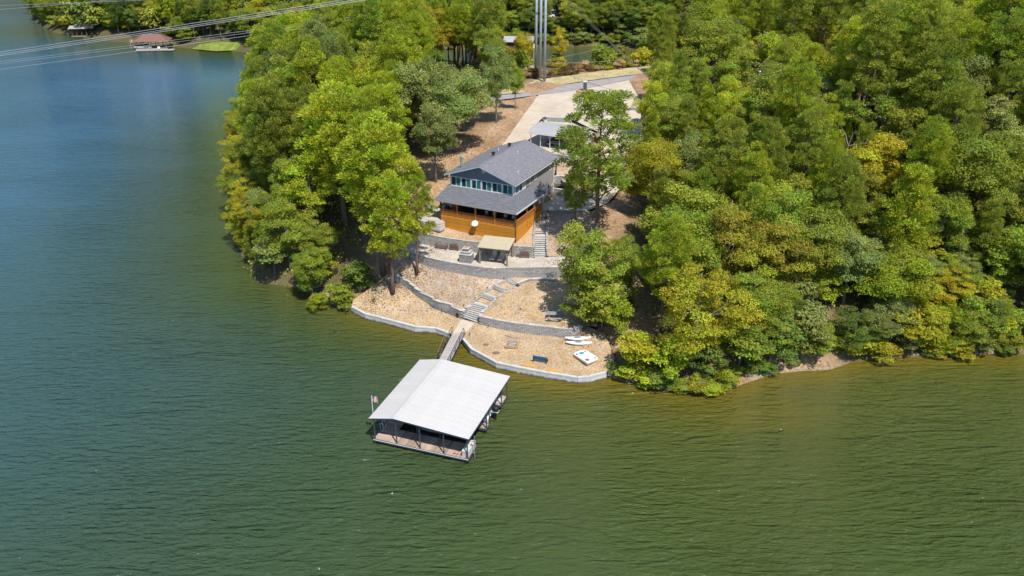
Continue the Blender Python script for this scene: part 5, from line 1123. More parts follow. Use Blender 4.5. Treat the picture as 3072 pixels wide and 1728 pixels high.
def pine(seed, H, Rr, puffs=58, per=150, lo=.42, top=.35, pr=1.0, name='crown', gap=1.0):
    """pine crown: flattened needle tufts held out on limbs"""
    rng = np.random.default_rng(seed); C = []; 
    for i in range(puffs):
        t = (i + rng.random() * .8) / puffs; h = lo + (1 - lo) * t; prof = (math.sin(math.pi * min(1, (1 - t) * .78 + .12)) ** .8) * (1 - top * t) + .05
        a = i * 2.4 + rng.random() * 1.1; r = Rr * prof * (.35 + .65 * rng.random() ** .6)
        C.append((r * math.cos(a), r * math.sin(a), H * h - .10 * r + rng.normal() * .45))
    C = np.array(C); cs, ax, tn, wm_ = [], [], [], []
    for i in range(puffs):
        s = pr * (.75 + .55 * rng.random()); n = int(per * s * s); d = rand_dirs(rng, n); d[:, 2] = np.abs(d[:, 2]) * 1.1 - .3; d = unit(d)
        rr = s * (.45 + .6 * rng.random(n) ** .7); cs.append(C[i] + d * rr[:, None] * np.array([1, 1, .82])); ax.append(d + np.array([0, 0, .3]) + rng.normal(size=(n, 3)) * .2)
        tn.append((.78 + .5 * rng.random()) * (.6 + .8 * rng.random(n))); wm_.append(np.full(n, rng.random() * .6) + .4 * rng.random(n))
    c = np.concatenate(cs); V, F = leaf_quads(rng, c, np.zeros_like(c), .155 * (.7 + .6 * rng.random(len(c))), .34, axis=np.concatenate(ax))
    return leaf_mesh(name, V, F, np.concatenate(tn), np.concatenate(wm_)), C
def trunk_mesh(seed, H, C, r0, mat, limbs=16, lean=.03, zmin=.3, name='trunk'):
    rr = random.Random(seed); mb = MB(); n = 7
    lx, ly = rr.uniform(-lean, lean) * H, rr.uniform(-lean, lean) * H
    def ax(t): return Vector((lx * t * (1 - t) * 2, ly * math.sin(t * 3) * .6, H * t))
    mb.path([ax(i / n * .97) - (Vector((0, 0, .6)) if i == 0 else Vector((0, 0, 0))) for i in range(n + 1)], [r0 * (1.25 if i == 0 else 1) * (1 - .88 * i / n) for i in range(n + 1)], 8)
    idx = list(range(len(C))); rr.shuffle(idx)
    for i in idx[:limbs]:
        c = Vector(C[i]); t = max(zmin, min(.95, c.z / H - .13 * (1 + Vector((c.x, c.y)).length / H))); a = ax(t); m_ = a.lerp(c, .5) + Vector((0, 0, -.04 * (c - a).length))
        rb = max(.025, r0 * (1 - .88 * t) * .42); mb.path([a, m_, c], [rb, rb * .65, rb * .22], 5)
    return mb.mesh(name, M[mat], True)
PROTO = {}
def proto(key, crown, C, H, r0, bark, **k): PROTO.setdefault(key, []).append((crown, trunk_mesh(len(PROTO) * 7 + H, H, C, r0, bark, **k), H))
for s in range(5): c, C = pine(10 + s, 16 + s, 3.4 + .25 * s, puffs=84 + 5 * s, per=270, lo=.38 + .03 * (s % 3), pr=.86); proto('pine', c, C, 16 + s, .27, 'bark_pine', limbs=22)
for s in range(3): c, C = pine(30 + s, 13, 2.9, puffs=88, per=250, lo=.12, top=.55, pr=.78); proto('young_pine', c, C, 13, .2, 'bark_pine', limbs=16, zmin=.12)
for s in range(5): c, C = broad(50 + s, 12 + (s % 3), 4.3 + .25 * s, lobes=50 + 4 * s, per=390, leaf=.13, lo=(.06, .2, .1, .28, .14)[s], lobe_r=.27); proto('broadleaf', c, C, 12 + (s % 3), .24, 'bark_grey', limbs=18, zmin=.22)
for s in range(2): c, C = broad(70 + s, 11, 4.6, lobes=64, per=260, leaf=.11, lo=.1, lobe_r=.22, flat=.5); proto('feathery', c, C, 11, .22, 'bark_grey', limbs=16, zmin=.15)
c, C = broad(81, 9, 1.9, lobes=40, per=170, leaf=.13, lo=.04, lobe_r=.36); proto('cedar', c, C, 9, .14, 'bark_pine', limbs=4)
for s in range(3): c, C = broad(90 + s, 2.6, 1.7, lobes=18, per=150, leaf=.12, lo=-.05, lobe_r=.36); proto('shrub', c, C, 2.6, .05, 'bark_grey', limbs=8, zmin=.05)
for s in range(2): c, C = broad(95 + s, 6.5, 2.5, lobes=26, per=170, leaf=.15, lo=.12, lobe_r=.32); proto('sapling', c, C, 6.5, .09, 'bark_grey', limbs=10, zmin=.1)

TONE = {'bright yellow-green': (0.403, 0.454, 0.026), 'olive green': (0.296, 0.324, 0.044), 'grey-green': (0.228, 0.292, 0.106), 'deep green': (0.121, 0.194, 0.044), 'mid green': (0.255, 0.324, 0.037),
        'golden green': (0.484, 0.428, 0.026), 'rust-tinged': (.37, .30, .035), 'dull green': (0.269, 0.305, 0.113), 'golden yellow': (0.605, 0.480, 0.026), 'rust brown': (.25, .175, .07), 'straw coloured': (0.538, 0.402, 0.196)}
TONE = {k: tuple((.62 * a + .38 * b_) * 1.06 for a, b_ in zip(v, (.27, .325, .035))) if k not in ('rust brown', 'straw coloured') else v for k, v in TONE.items()}
NAMES = {'pine': ('pine_tree', 'pine'), 'young_pine': ('pine_tree', 'young pine'), 'broadleaf': ('broadleaf_tree', 'broadleaf tree'), 'feathery': ('cypress_tree', 'feathery cypress'), 'cedar': ('cedar_tree', 'slim cedar'), 'shrub': ('shrub', 'shrub'), 'sapling': ('sapling', 'bushy sapling')}
TR = random.Random(11); PLANTED = []
def tree(kind, tone, x, y, h, z=None, label=None, group=None, zone=None, wide=1.0, lean=None, var=None, parts=True):
    z = hz(x, y) if z is None else z; P_ = PROTO[kind]; crown, trunk, H = P_[TR.randrange(len(P_)) if var is None else var % len(P_)]
    s = h / H; t = thing(NAMES[kind][0], label, NAMES[kind][1].split()[-1] if kind != 'broadleaf' else 'tree', (x, y, z - .05), TR.uniform(0, 6.28), group)
    t.scale = (s * wide * TR.uniform(.93, 1.07), s * wide * TR.uniform(.93, 1.07), s)
    if lean: t.rotation_euler = (lean[0], lean[1], t.rotation_euler.z)
    v = TR.uniform(.86, 1.16); c = TONE[tone]; j = TR.uniform(-.012, .012)
    add('crown', crown, t, color=(max(.01, (c[0] + j)) * v, c[1] * v, c[2] * v, 1)); add('trunk', trunk, t)
    PLANTED.append((x, y, h)); 
    if zone: t['_z'] = zone; t['_k'] = tone + ' ' + NAMES[kind][1]
    return t
def near_planted(x, y, d): return any((x - a) ** 2 + (y - b_) ** 2 < d * d for a, b_, _ in PLANTED)
def to_px(x, y, z):
    v = Vector((x, y, z - CAM_Z)); w = v.y * _cp - v.z * _sp
    return 1536 + FPX * v.x / w, 864 - FPX * (v.y * _sp + v.z * _cp) / w

# --- trees one can name
yard_g = None
tree('pine', 'mid green', 11.5, 104.9, 20.5, 6.3, 'lone tall spreading pine between the house and the wooded hillside', wide=1.38, var=4)
tree('pine', 'mid green', 8.6, 106.6, 9.5, 7.2, 'slim shorter pine standing beside the lone tall spreading pine', wide=.95, var=1)
tree('pine', 'bright yellow-green', -17.3, 102.1, 21, 3.4, 'tallest bright pine over the end of the patio wall', wide=1.25, var=2)
tree('pine', 'bright yellow-green', -15.6, 97.9, 15.5, 2.4, 'slim pale-trunked pine rooted at the end of the lower wall', wide=1.0, var=0)
tree('pine', 'bright yellow-green', -12.6, 100.2, 13.5, 4.3, 'slim pine leaning over the patio, rooted on the mottled gravel', wide=.95, var=3, lean=(-.03, .09))
tree('pine', 'bright yellow-green', -20.5, 108.0, 20, None, 'bright pine behind the tallest bright pine, on the water side of the house', wide=1.2, var=1)
tree('pine', 'bright yellow-green', -17.8, 113.5, 18.5, None, 'bright pine between the side terrace and the water side woods', wide=1.15, var=4)
tree('pine', 'bright yellow-green', -24.0, 112.5, 19.5, None, 'bright pine standing deeper in the woods beside the two brightest pines', wide=1.2, var=0)
tree('broadleaf', 'dull green', -11.4, 119.8, 11.5, 10.4, 'oak with forked pale trunk behind the chimney corner of the house', wide=.85, var=1)
tree('broadleaf', 'grey-green', -9.1, 129.6, 12, 11.9, 'dark oak on the dirt slope behind the forked oak', wide=1.1, var=3)
tree('broadleaf', 'dull green', -14.0, 131.0, 14, 11.6, 'broad dark oak at the wood edge above the dirt slope', wide=1.0, var=3)
tree('broadleaf', 'dull green', -8.2, 139.0, 11, 12.9, 'dark oak in the middle of the dirt slope', wide=.9, var=0)
tree('broadleaf', 'grey-green', -2.7, 142.0, 13, 13.4, 'tall thin oak with flared trunk base beside the driveway', wide=.7, var=2)
tree('broadleaf', 'mid green', .6, 149.5, 8.5, 14.0, 'small round oak beside the top of the driveway', wide=.6, var=1)
tree('broadleaf', 'olive green', 9.2, 90.2, 12.3, 2.8, 'bushy tree hiding the end of the patio above the picnic table', wide=.92, var=0)
tree('sapling', 'mid green', 8.7, 88.7, 5.6, None, 'leafy sapling filling in under the bushy tree above the picnic table', wide=1.15)
tree('sapling', 'olive green', 10.8, 88.2, 6.4, None, 'taller leafy sapling between the picnic table tree and the kayaks', wide=1.2)
tree('broadleaf', 'olive green', 14.2, 96.2, 6.5, None, 'rounded tree just downhill of the lone tall pine', wide=.85, var=3)
tree('young_pine', 'deep green', 14.0, 90.5, 6.5, None, 'dark young pine behind the gravel shore', wide=.8)
tree('sapling', 'bright yellow-green', 12.6, 86.0, 5.2, None, 'bright bushy sapling behind the kayaks', wide=1.0)
tree('shrub', 'deep green', 13.2, 81.6, 1.8, None, 'dark low shrub behind the end of the seawall')
tree('feathery', 'golden green', 20.3, 80.9, 12.3, None, 'big golden cypress standing at the water past the pedal boat', wide=1.02, var=0)
tree('feathery', 'golden green', 23.5, 86.6, 8.5, None, 'lower golden cypress just uphill of the big golden one', wide=.8, var=1)
tree('broadleaf', 'mid green', 21, 93, 12, None, 'wide green tree rising behind the big golden cypress', wide=1.15, var=2)
tree('broadleaf', 'rust-tinged', 32.5, 91.5, 11, None, 'rust-tinged tree above the bare bank', wide=.85, var=0)
tree('young_pine', 'deep green', 33.2, 85.6, 5.5, None, 'dark green bushy young pine at the water below the bare bank', wide=1.1)
tree('broadleaf', 'bright yellow-green', 46, 89.5, 8.5, None, 'spreading yellow-green tree overhanging the water beyond the bare bank', wide=1.15, var=3)
tree('feathery', 'golden yellow', 52.5, 90, 6.5, None, 'bright yellow tree drooping over the water', wide=1.0, var=1, lean=(.10, .05))
tree('young_pine', 'bright yellow-green', 48.5, 96, 14, None, 'bright conical pine above the yellow drooping tree', wide=1.15, var=1)
tree('feathery', 'golden yellow', -49.5, 147, 8, None, 'golden tree reaching furthest over the open lake from the point', wide=1.1, var=0, lean=(-.03, -.14))
tree('feathery', 'golden yellow', -40.5, 121, 7.5, None, 'golden cypress at the water on the bend of the point', wide=1.0, var=1)
tree('feathery', 'golden green', -38.5, 115.5, 7, None, 'golden green cypress next after the golden one at the water bend', wide=1.0, var=0)
tree('broadleaf', 'olive green', -31, 106.5, 10.5, None, 'glossy dark-leaved tree over the shaded shore', wide=1.0, var=2)
tree('broadleaf', 'mid green', -27, 101.5, 7.5, None, 'mid green tree overhanging the dark shore near the log', wide=.95, var=0)
tree('sapling', 'bright yellow-green', -25.5, 97.6, 3.4, None, 'bright small sapling at the shore log', wide=1.1)
tree('shrub', 'mid green', -22.5, 98.6, 3.0, None, 'leafy pale green shrub beside the shore rocks', wide=1.0)
tree('shrub', 'deep green', -20.8, 100.8, 3.4, None, 'deep green shrub in the shade under the tall pines', wide=1.0)
tree('broadleaf', 'golden yellow', 2.5, 186, 7.5, None, 'golden yellow tree beside the steel poles', wide=.75)
tree('broadleaf', 'golden yellow', 10.5, 188, 8.5, None, 'golden yellow tree just past the steel poles', wide=.65)
tree('broadleaf', 'mid green', -4.5, 176, 11, None, 'mixed green tree on the wood edge facing the steel poles', wide=.8)

# --- woods
def clear_line(x, y, h):
    """keep sight lines the photograph shows open: poles, driveway, pond, far lawn, bare bank"""
    px, py = to_px(x, y, hz(x, y) + h * .8); bx, by = to_px(x, y, hz(x, y) + h * .1)
    return (px, py, bx, by)
def blocked(px, py, bx, by, w, rects):
    for (x0, y0, x1, y1) in rects:
        if px + w > x0 and px - w < x1 and by > y0 and py < y1: return True
    return False
def scatter(zone, region, d0, d1, ydiv, pick, rects, seed, limit, var=None):
    rr = random.Random(seed); rg = [tuple(p) for p in region]; xs0 = [p[0] for p in rg]; ys0 = [p[1] for p in rg]; out = []; tries = 0
    cand = np.array([(rr.uniform(min(xs0), max(xs0)), rr.uniform(min(ys0), max(ys0))) for _ in range(26000)]); cand = cand[pts_in_poly(cand, rg)]; Hc = h_nat(cand)
    for (x, y), z in zip(cand, Hc):
        if len(out) >= limit: break
        if abs(x) > .63 * (y * _cp + (CAM_Z - z) * _sp) + 6 or z < .3: continue
        d = d0 if y < ydiv else d1
        if near_planted(x, y, d): continue
        kind, tone, h, wide = pick(x, y, rr)
        px, py = to_px(x, y, z + h); bx, by = to_px(x, y, z); w = h * .3 * wide * FPX / (y * _cp + 20)
        if blocked(px, py, bx, by, w * .6, rects): continue
        out.append(tree(kind, tone, float(x), float(y), h, float(z), zone=zone, wide=wide, var=(None if var is None else rr.choice(var))))
    return out
def sdist(x, y): return float(dist_poly(np.array([(x, y)]), SHORE)[0])
def pick_point(x, y, rr):
    e = sdist(x, y); q = rr.random(); ntone = math.sin(x * .23) + math.sin(y * .19 + 1)
    if e < 5: return (rr.choice(['broadleaf', 'feathery', 'broadleaf', 'young_pine']), rr.choice(['golden green', 'olive green', 'bright yellow-green', 'mid green', 'golden green']), rr.uniform(6, 9), rr.uniform(.9, 1.1))
    if q < .72: return ('pine', 'bright yellow-green' if ntone > .1 else rr.choice(['olive green', 'grey-green', 'olive green', 'mid green']), rr.uniform(14, 19), rr.uniform(.95, 1.15))
    return ('broadleaf', rr.choice(['olive green', 'mid green', 'bright yellow-green', 'mid green', 'golden green']), rr.uniform(10, 14), rr.uniform(.85, 1.05))
reg_point = [(-43, 119.5), (-47.5, 135), (-54, 160), (-61, 187), (-57, 212), (-44, 232), (-10, 238), (2, 236), (-1, 215), (-4, 190), (-9, 172), (-13, 156), (-17, 142), (-19, 128), (-18.5, 116), (-21, 106), (-24, 99.5), (-29, 99.5), (-37, 107)]
P1 = scatter('point', reg_point, 4.1, 4.8, 170, pick_point, [(1300, 215, 1620, 600), (1545, 20, 1640, 130)], 5, 240)
def pick_hill(x, y, rr):
    e = sdist(x, y); q = rr.random()
    if e < 6: return (rr.choice(['broadleaf', 'sapling', 'feathery', 'broadleaf', 'young_pine']), rr.choice(['mid green', 'golden green', 'olive green', 'bright yellow-green', 'mid green', 'dull green']), rr.uniform(5.5, 9.5), rr.uniform(1.0, 1.3))
    if x < 38 and y > 112:
        if q < .66: return ('young_pine', rr.choice(['mid green', 'bright yellow-green', 'olive green', 'mid green']), rr.uniform(8, 12.5), rr.uniform(.78, 1.0))
        return ('broadleaf', rr.choice(['mid green', 'olive green', 'bright yellow-green']), rr.uniform(7, 10), rr.uniform(.8, 1.05))
    if x > 50 and y > 108:
        if q < .62: return ('pine', rr.choice(['bright yellow-green', 'olive green', 'bright yellow-green', 'mid green']), rr.uniform(14, 19.5), rr.uniform(.9, 1.2))
        return (rr.choice(['broadleaf', 'broadleaf', 'feathery']), rr.choice(['olive green', 'mid green', 'golden green', 'bright yellow-green', 'dull green']), rr.uniform(9, 13), rr.uniform(.85, 1.1))
    if q < .2: return ('pine', rr.choice(['bright yellow-green', 'olive green']), rr.uniform(13, 17), rr.uniform(.85, 1.05))
    if q < .42: return ('young_pine', rr.choice(['mid green', 'bright yellow-green', 'olive green']), rr.uniform(9, 13), rr.uniform(.8, 1.0))
    return ('broadleaf', rr.choice(['mid green', 'olive green', 'dull green', 'mid green', 'bright yellow-green', 'olive green', 'golden green', 'rust-tinged', 'mid green', 'olive green']), rr.uniform(8, 13), rr.uniform(.9, 1.25))
reg_hill = [(28, 187), (28, 165), (26, 150), (23, 137), (20.5, 124), (19.5, 112), (18.5, 104), (15, 98), (14, 91), (17, 86), (26, 84.5), (34, 89), (44, 91), (56, 90.5), (80, 88.5), (110, 82), (160, 70), (220, 90), (220, 262), (66, 262), (52, 240), (40, 215), (33, 196)]
P2 = scatter('hill', reg_hill, 4.1, 6.6, 140, pick_hill, [(2262, 190, 2300, 335), (2052, 45, 2082, 150), (1690, 150, 1790, 210)], 9, 420)
def pick_neck(x, y, rr): return (rr.choice(['sapling', 'shrub', 'sapling']), rr.choice(['golden green', 'rust-tinged', 'mid green', 'golden yellow']), rr.uniform(2.2, 5), rr.uniform(.9, 1.2))
reg_neck = [(0, 181), (12, 181), (34, 186), (42, 218), (52, 238), (40, 240), (4, 238), (-3, 212)]
P3 = scatter('neck', reg_neck, 4.5, 5.5, 200, pick_neck, [(1690, 148, 1785, 208), (1590, 0, 1602, 225), (1608, 0, 1650, 245)], 15, 60)
UNDER = 0
def pick_far(x, y, rr):
    q = rr.random()
    if q < .3: return ('pine', rr.choice(['olive green', 'bright yellow-green', 'deep green']), rr.uniform(11, 16), rr.uniform(1.0, 1.2))
    return ('broadleaf', rr.choice(['deep green', 'mid green', 'olive green', 'golden green', 'mid green']), rr.uniform(8, 12), rr.uniform(1.0, 1.25))
reg_far = [(-239, 440), (-199, 366), (-174, 333), (-151, 317.5), (-131, 307.5), (-113, 300.5), (-95, 294), (-80, 289), (-40, 294), (0, 302), (30, 305), (55, 294), (75, 300), (75, 345), (-60, 345), (-110, 350), (-150, 372), (-200, 440)]
reg_far = reg_far[:12] + [(57, 304), (30, 315), (0, 312), (-40, 304), (-80, 300), (-95, 306), (-113, 312), (-131, 320), (-151, 330), (-174, 346), (-199, 378), (-236, 452)]
P4 = scatter('far', reg_far, 4.0, 4.0, 999, pick_far, [(585, 128, 725, 150), (1652, 26, 1680, 50), (385, 104, 512, 150), (190, 66, 315, 118)], 21, 190, (0, 2))

def pick_low(x, y, rr): return (rr.choice(['sapling', 'broadleaf', 'sapling', 'young_pine', 'feathery']), rr.choice(['mid green', 'bright yellow-green', 'olive green', 'golden green', 'dull green', 'mid green']), rr.uniform(3.2, 6.2), rr.uniform(1.1, 1.5))
reg_low = [(24, 82.2), (30, 85.5), (36, 91), (44, 90), (50, 87.5), (58, 87), (80, 85), (112, 78), (112, 92), (80, 101), (56, 102), (40, 101), (30, 98), (21, 92)]
P5 = scatter('hill', reg_low, 2.1, 2.1, 999, pick_low, [(2225, 960, 2262, 1095)], 77, 120)
reg_low2 = [(-42.5, 121), (-46, 133), (-51, 152), (-46, 152), (-41, 133), (-36, 119), (-30, 108), (-26, 104), (-25, 99.5), (-29, 99.2), (-37, 107)]
P6 = scatter('point', reg_low2, 2.1, 2.1, 999, pick_low, [], 78, 50)
P7 = scatter('far', [(-8, 306), (28, 307), (56, 296), (66, 338), (-8, 348)], 4.2, 4.2, 999, pick_far, [(1652, 26, 1680, 50)], 91, 90, (0, 2))
def pick_rim(x, y, rr): return ('shrub', rr.choice(['mid green', 'deep green', 'olive green', 'dull green']), rr.uniform(2.2, 4), 1.3)
P8 = scatter('far', [(-20, 299), (0, 301), (30, 303.6), (50, 292.8), (56, 297), (30, 309), (0, 307), (-20, 305)], 2.6, 2.6, 999, pick_rim, [], 92, 70)
# low plants on the banks, the verge and in the yard
sh_spots = []
def bank_shrubs(px0, px1, n, tones, zone, off, hr, seed, fy):
    rr = random.Random(seed)
    for k in range(n):
        px = px0 + (px1 - px0) * (k + rr.uniform(.1, .9)) / n; p = G(px, fy(px), .3); x, y = p.x, p.y + rr.uniform(*off)
        if rr.random() < .36: tree(rr.choice(['sapling', 'sapling', 'feathery', 'young_pine']), rr.choice(tones), x, y + .8, rr.uniform(3.2, 6.2), None, zone=zone, wide=rr.uniform(1.1, 1.5), lean=(rr.uniform(.02, .16), 0))
        else: tree('shrub', rr.choice(tones), x, y, rr.uniform(*hr), None, zone=zone, wide=rr.uniform(1.0, 1.9))
def shore_y(px):
    T = [(1840, 1130), (2000, 1170), (2132, 1174), (2247, 1138), (2362, 1108), (2481, 1104), (2561, 1076), (2693, 1066), (3072, 1056)]
    for (a, b_), (c, d) in zip(T, T[1:]):
        if px <= c: return b_ + (d - b_) * (px - a) / (c - a)
    return 1056
bank_shrubs(1850, 2180, 22, ['mid green', 'golden green', 'deep green', 'bright yellow-green', 'dull green'], 'bank', (.0, 1.5), (.8, 1.9), 3, shore_y)
bank_shrubs(2190, 2520, 24, ['mid green', 'olive green', 'deep green', 'dull green'], 'bank', (.5, 3.4), (.8, 1.7), 4, shore_y)
bank_shrubs(2540, 3060, 30, ['mid green', 'golden green', 'dull green', 'deep green'], 'bank', (.0, 1.7), (1.0, 2.3), 5, shore_y)
def far_y(px):
    T = [(85, 0), (110, 60), (170, 95), (230, 105), (300, 112), (430, 127), (560, 140), (720, 150), (800, 152)]
    for (a, b_), (c, d) in zip(T, T[1:]):
        if px <= c: return b_ + (d - b_) * (px - a) / (c - a)
    return 152
rr = random.Random(18)
for k in range(54):
    px = 96 + k * 11.6 + rr.uniform(-4, 4)
    if 205 < px < 300 or 395 < px < 505 or 575 < px: continue
    p = G(px, far_y(px) - rr.uniform(0, 3), 0); tree('shrub', rr.choice(['mid green', 'deep green', 'olive green', 'golden green']), p.x, p.y + rr.uniform(1, 3), rr.uniform(2.2, 4.2), None, zone='farbank', wide=1.4)
rr = random.Random(8)
for k in range(16):
    px = 1560 + k * 24 + rr.uniform(-8, 8); p = G(px, 236 - (px - 1560) * .09, 15); tree('shrub', rr.choice(['rust brown', 'straw coloured', 'rust-tinged', 'golden green', 'straw coloured']), p.x, p.y + rr.uniform(-1, 3), rr.uniform(1.3, 2.6), None, zone='verge', wide=1.2)
for k in range(18):
    x, y = rr.uniform(-40, -27), 0; y = 108 + (-27 - x) * 1.0 + rr.uniform(0, 3); tree('shrub', rr.choice(['mid green', 'golden green', 'deep green']), x, y, rr.uniform(1.3, 2.4), None, zone='pointshore')
for (u, v, t_, h_, lab) in ((2250, 1000, 'bright yellow-green', 1.3, 'bright spiky yucca-like shrub on the bare bank'), (2275, 985, 'bright yellow-green', 1.2, 'bright spiky shrub uphill on the bare bank'), (2215, 1040, 'golden green', 1.4, 'golden shrub low on the bare bank'), (2180, 1130, 'bright yellow-green', 2.2, 'bright feathery shrub at the tip of the bank in the water')):
    p = G(u, v, 1.5); tree('shrub', t_, p.x, p.y, h_, None, lab)

# labels that single each wood tree out: kind and tone, then its rank outward from a landmark
ONES = ['', 'first', 'second', 'third', 'fourth', 'fifth', 'sixth', 'seventh', 'eighth', 'ninth', 'tenth', 'eleventh', 'twelfth', 'thirteenth', 'fourteenth', 'fifteenth', 'sixteenth', 'seventeenth', 'eighteenth', 'nineteenth']
TENS = ['', '', 'twenty', 'thirty', 'forty', 'fifty', 'sixty', 'seventy', 'eighty', 'ninety']; TENTH = ['', '', 'twentieth', 'thirtieth', 'fortieth', 'fiftieth', 'sixtieth', 'seventieth', 'eightieth', 'ninetieth']
def ordw(n): return ONES[n] if n < 20 else (TENTH[n // 10] if n % 10 == 0 else TENS[n // 10] + '-' + ONES[n % 10])
ZONES = {'point': ('in the woods on the point', 'out from the house', (-6, 110), 'trees of the wooded point'), 'hill': ('on the wooded hillside', 'out from the pedal boat', (8.5, 83), 'trees of the wooded hillside'),
         'neck': ('behind the asphalt lane', 'out from the steel poles', (6, 170), 'low trees behind the lane'), 'far': ('across the cove', 'out from the red-roofed boathouse', (-140, 312), 'trees on the far shore'),
         'farbank': ('at the waterline across the cove', 'out from the red-roofed boathouse', (-140, 312), 'shrubs at the far waterline'), 'bank': ('along the hillside bank', 'out from the seawall', (12, 80), 'shrubs along the bank'), 'verge': ('on the dry verge', 'out from the steel poles', (6, 170), 'weedy shrubs on the verge'), 'pointshore': ('at the shaded shore of the point', 'out from the tall pines', (-17, 101), 'shrubs on the shore of the point')}
GR = {}
for o_ in list(COL.objects):
    if '_z' in o_: GR.setdefault((o_['_z'], o_['_k']), []).append(o_)
for (z_, k_), lst in GR.items():
    where, frm, lm, grp = ZONES[z_]; lst.sort(key=lambda q: (q.location.x - lm[0]) ** 2 + (q.location.y - lm[1]) ** 2)
    for i, q in enumerate(lst):
        q['label'] = f'{k_} {where}, {ordw(i + 1)} {frm}'; q['group'] = grp; del q['_z']; del q['_k']

# far woods as one mass of crowns
def merge_crowns(name, spots, label, tones, low):
    rng = np.random.default_rng(4); Vs, Fs, tn, wm_, cl = [], [], [], [], []; off = 0
    for (x, y, z, h, w) in spots:
        me = low[rng.integers(len(low))]; V, F = me; a = rng.random() * 6.28; R_ = np.array([[math.cos(a), -math.sin(a), 0], [math.sin(a), math.cos(a), 0], [0, 0, 1]])
        V = (V * np.array([w, w, h])) @ R_.T + np.array([x, y, z]); Vs.append(V); Fs.append(F + off); off += len(V)
        c = np.array(tones[rng.integers(len(tones))]) * rng.uniform(.8, 1.2); cl.append(np.tile(c, (len(F), 1)) * (.7 + .6 * rng.random((len(F), 1))))
    V, F, c = np.concatenate(Vs), np.concatenate(Fs), np.concatenate(cl); me = fast_mesh(name, V, F, M['leafmass'])
    at_ = me.attributes.new('leafcol', 'FLOAT_COLOR', 'FACE'); at_.data.foreach_set('color', np.column_stack([c, np.ones(len(c))]).astype(np.float32).ravel())
    o_ = add(name, me); return tag(o_, label, kind='stuff')
m, nt, N, L, B = new_mat('leaf_mass'); M['leafmass'] = m; at = N.new("ShaderNodeAttribute"); at.attribute_name = 'leafcol'; L.new(at.outputs["Color"], B.inputs["Base Color"]); B.inputs["Roughness"].default_value = .7; B.inputs["Specular IOR Level"].default_value = .2
low = []
for s in range(5):
    rng = np.random.default_rng(200 + s); nl = 20; d = rand_dirs(rng, nl); C = d * (.45 + .5 * rng.random((nl, 1))) * np.array([3.6, 3.6, 4.0]) + np.array([0, 0, 6.6]); q = rand_dirs(rng, nl * 22); q[:, 2] = np.abs(q[:, 2]) * .95 - .1
    c = np.repeat(C, 22, 0) + q * (1.35 + .6 * rng.random((nl * 22, 1))) * np.array([1, 1, .85]); V, F = leaf_quads(rng, c, q + rng.normal(size=q.shape) * .5 + np.array([0, 0, .5]), np.full(len(c), .46), .7); V /= np.array([5, 5, 12]); low.append((V, F))
tn4 = [tuple(.72 * c_ for c_ in TONE[k]) for k in ('deep green', 'mid green', 'olive green', 'deep green', 'mid green', 'olive green')]
rr = random.Random(33); spots = []
cand = np.array([((lambda y: (rr.uniform(-.63, .63) * (y * .9 + 20), y))(262 + 400 * rr.random() ** 1.25)) for _ in range(16000)]); cand = cand[pts_in_poly(cand, SHORE)]; Hc = h_nat(cand); cell = {}
for (x, y), z in zip(cand, Hc):
    if len(spots) >= 1250: break
    if x > 90 and y < 330: continue
    if y < 292 or (x < 57 and pts_in_poly(np.array([(x, y)]), reg_far)[0]): continue
    k_ = (int(x // 5.4), int(y // 5.4))
    if any((x - a) ** 2 + (y - b_) ** 2 < 29 for dx in (-1, 0, 1) for dy in (-1, 0, 1) for a, b_ in cell.get((k_[0] + dx, k_[1] + dy), [])) or near_planted(x, y, 4): continue
    px, py = to_px(x, y, z + 10); bx, by = to_px(x, y, z)
    if blocked(px, py, bx, by, 8, [(560, 118, 745, 158), (1555, 50, 1606, 96), (1652, 26, 1680, 50)]) or by < -70: continue
    cell.setdefault(k_, []).append((x, y)); spots.append((x, y, z, rr.uniform(9, 15), rr.uniform(4.6, 6.2)))
merge_crowns('far_woods_foliage', spots, 'mass of distant woods fading up the hills', tn4, low)
# undergrowth in the woods
V0 = []; rr = random.Random(44); rng = np.random.default_rng(9)
cand = np.array([(rr.uniform(-58, 110), rr.uniform(82, 235)) for _ in range(24000)]); ok = (pts_in_poly(cand, reg_point) | pts_in_poly(cand, reg_hill)); cand = cand[ok]
cand = cand[(np.abs(cand[:, 0]) < .64 * (cand[:, 1] * .9 + 20))]; cand = cand[~pts_in_poly(cand, [(24, 78), (25, 92), (29, 93), (30, 78)])][:6500]; hh = h_nat(cand)
c = np.repeat(np.column_stack([cand, hh + .25]), 14, 0) + rng.normal(size=(len(cand) * 14, 3)) * np.array([.55, .55, .28]); V, F = leaf_quads(rng, c, rng.normal(size=c.shape) * .6 + np.array([0, 0, .7]), .2 * (.6 + .7 * rng.random(len(c))), .6)
me = fast_mesh('undergrowth', V, F, M['leafmass']); cc = np.array([TONE[k] for k in ('mid green', 'deep green', 'olive green', 'golden green', 'rust brown')])[rng.integers(0, 5, len(cand))]; cc = np.repeat(cc, 14, 0) * (.6 + .6 * rng.random((len(c), 1)))
a = me.attributes.new('leafcol', 'FLOAT_COLOR', 'FACE'); a.data.foreach_set('color', np.column_stack([cc, np.ones(len(cc))]).astype(np.float32).ravel()); tag(add('undergrowth', me), 'low leafy undergrowth on the wood floor', kind='stuff')
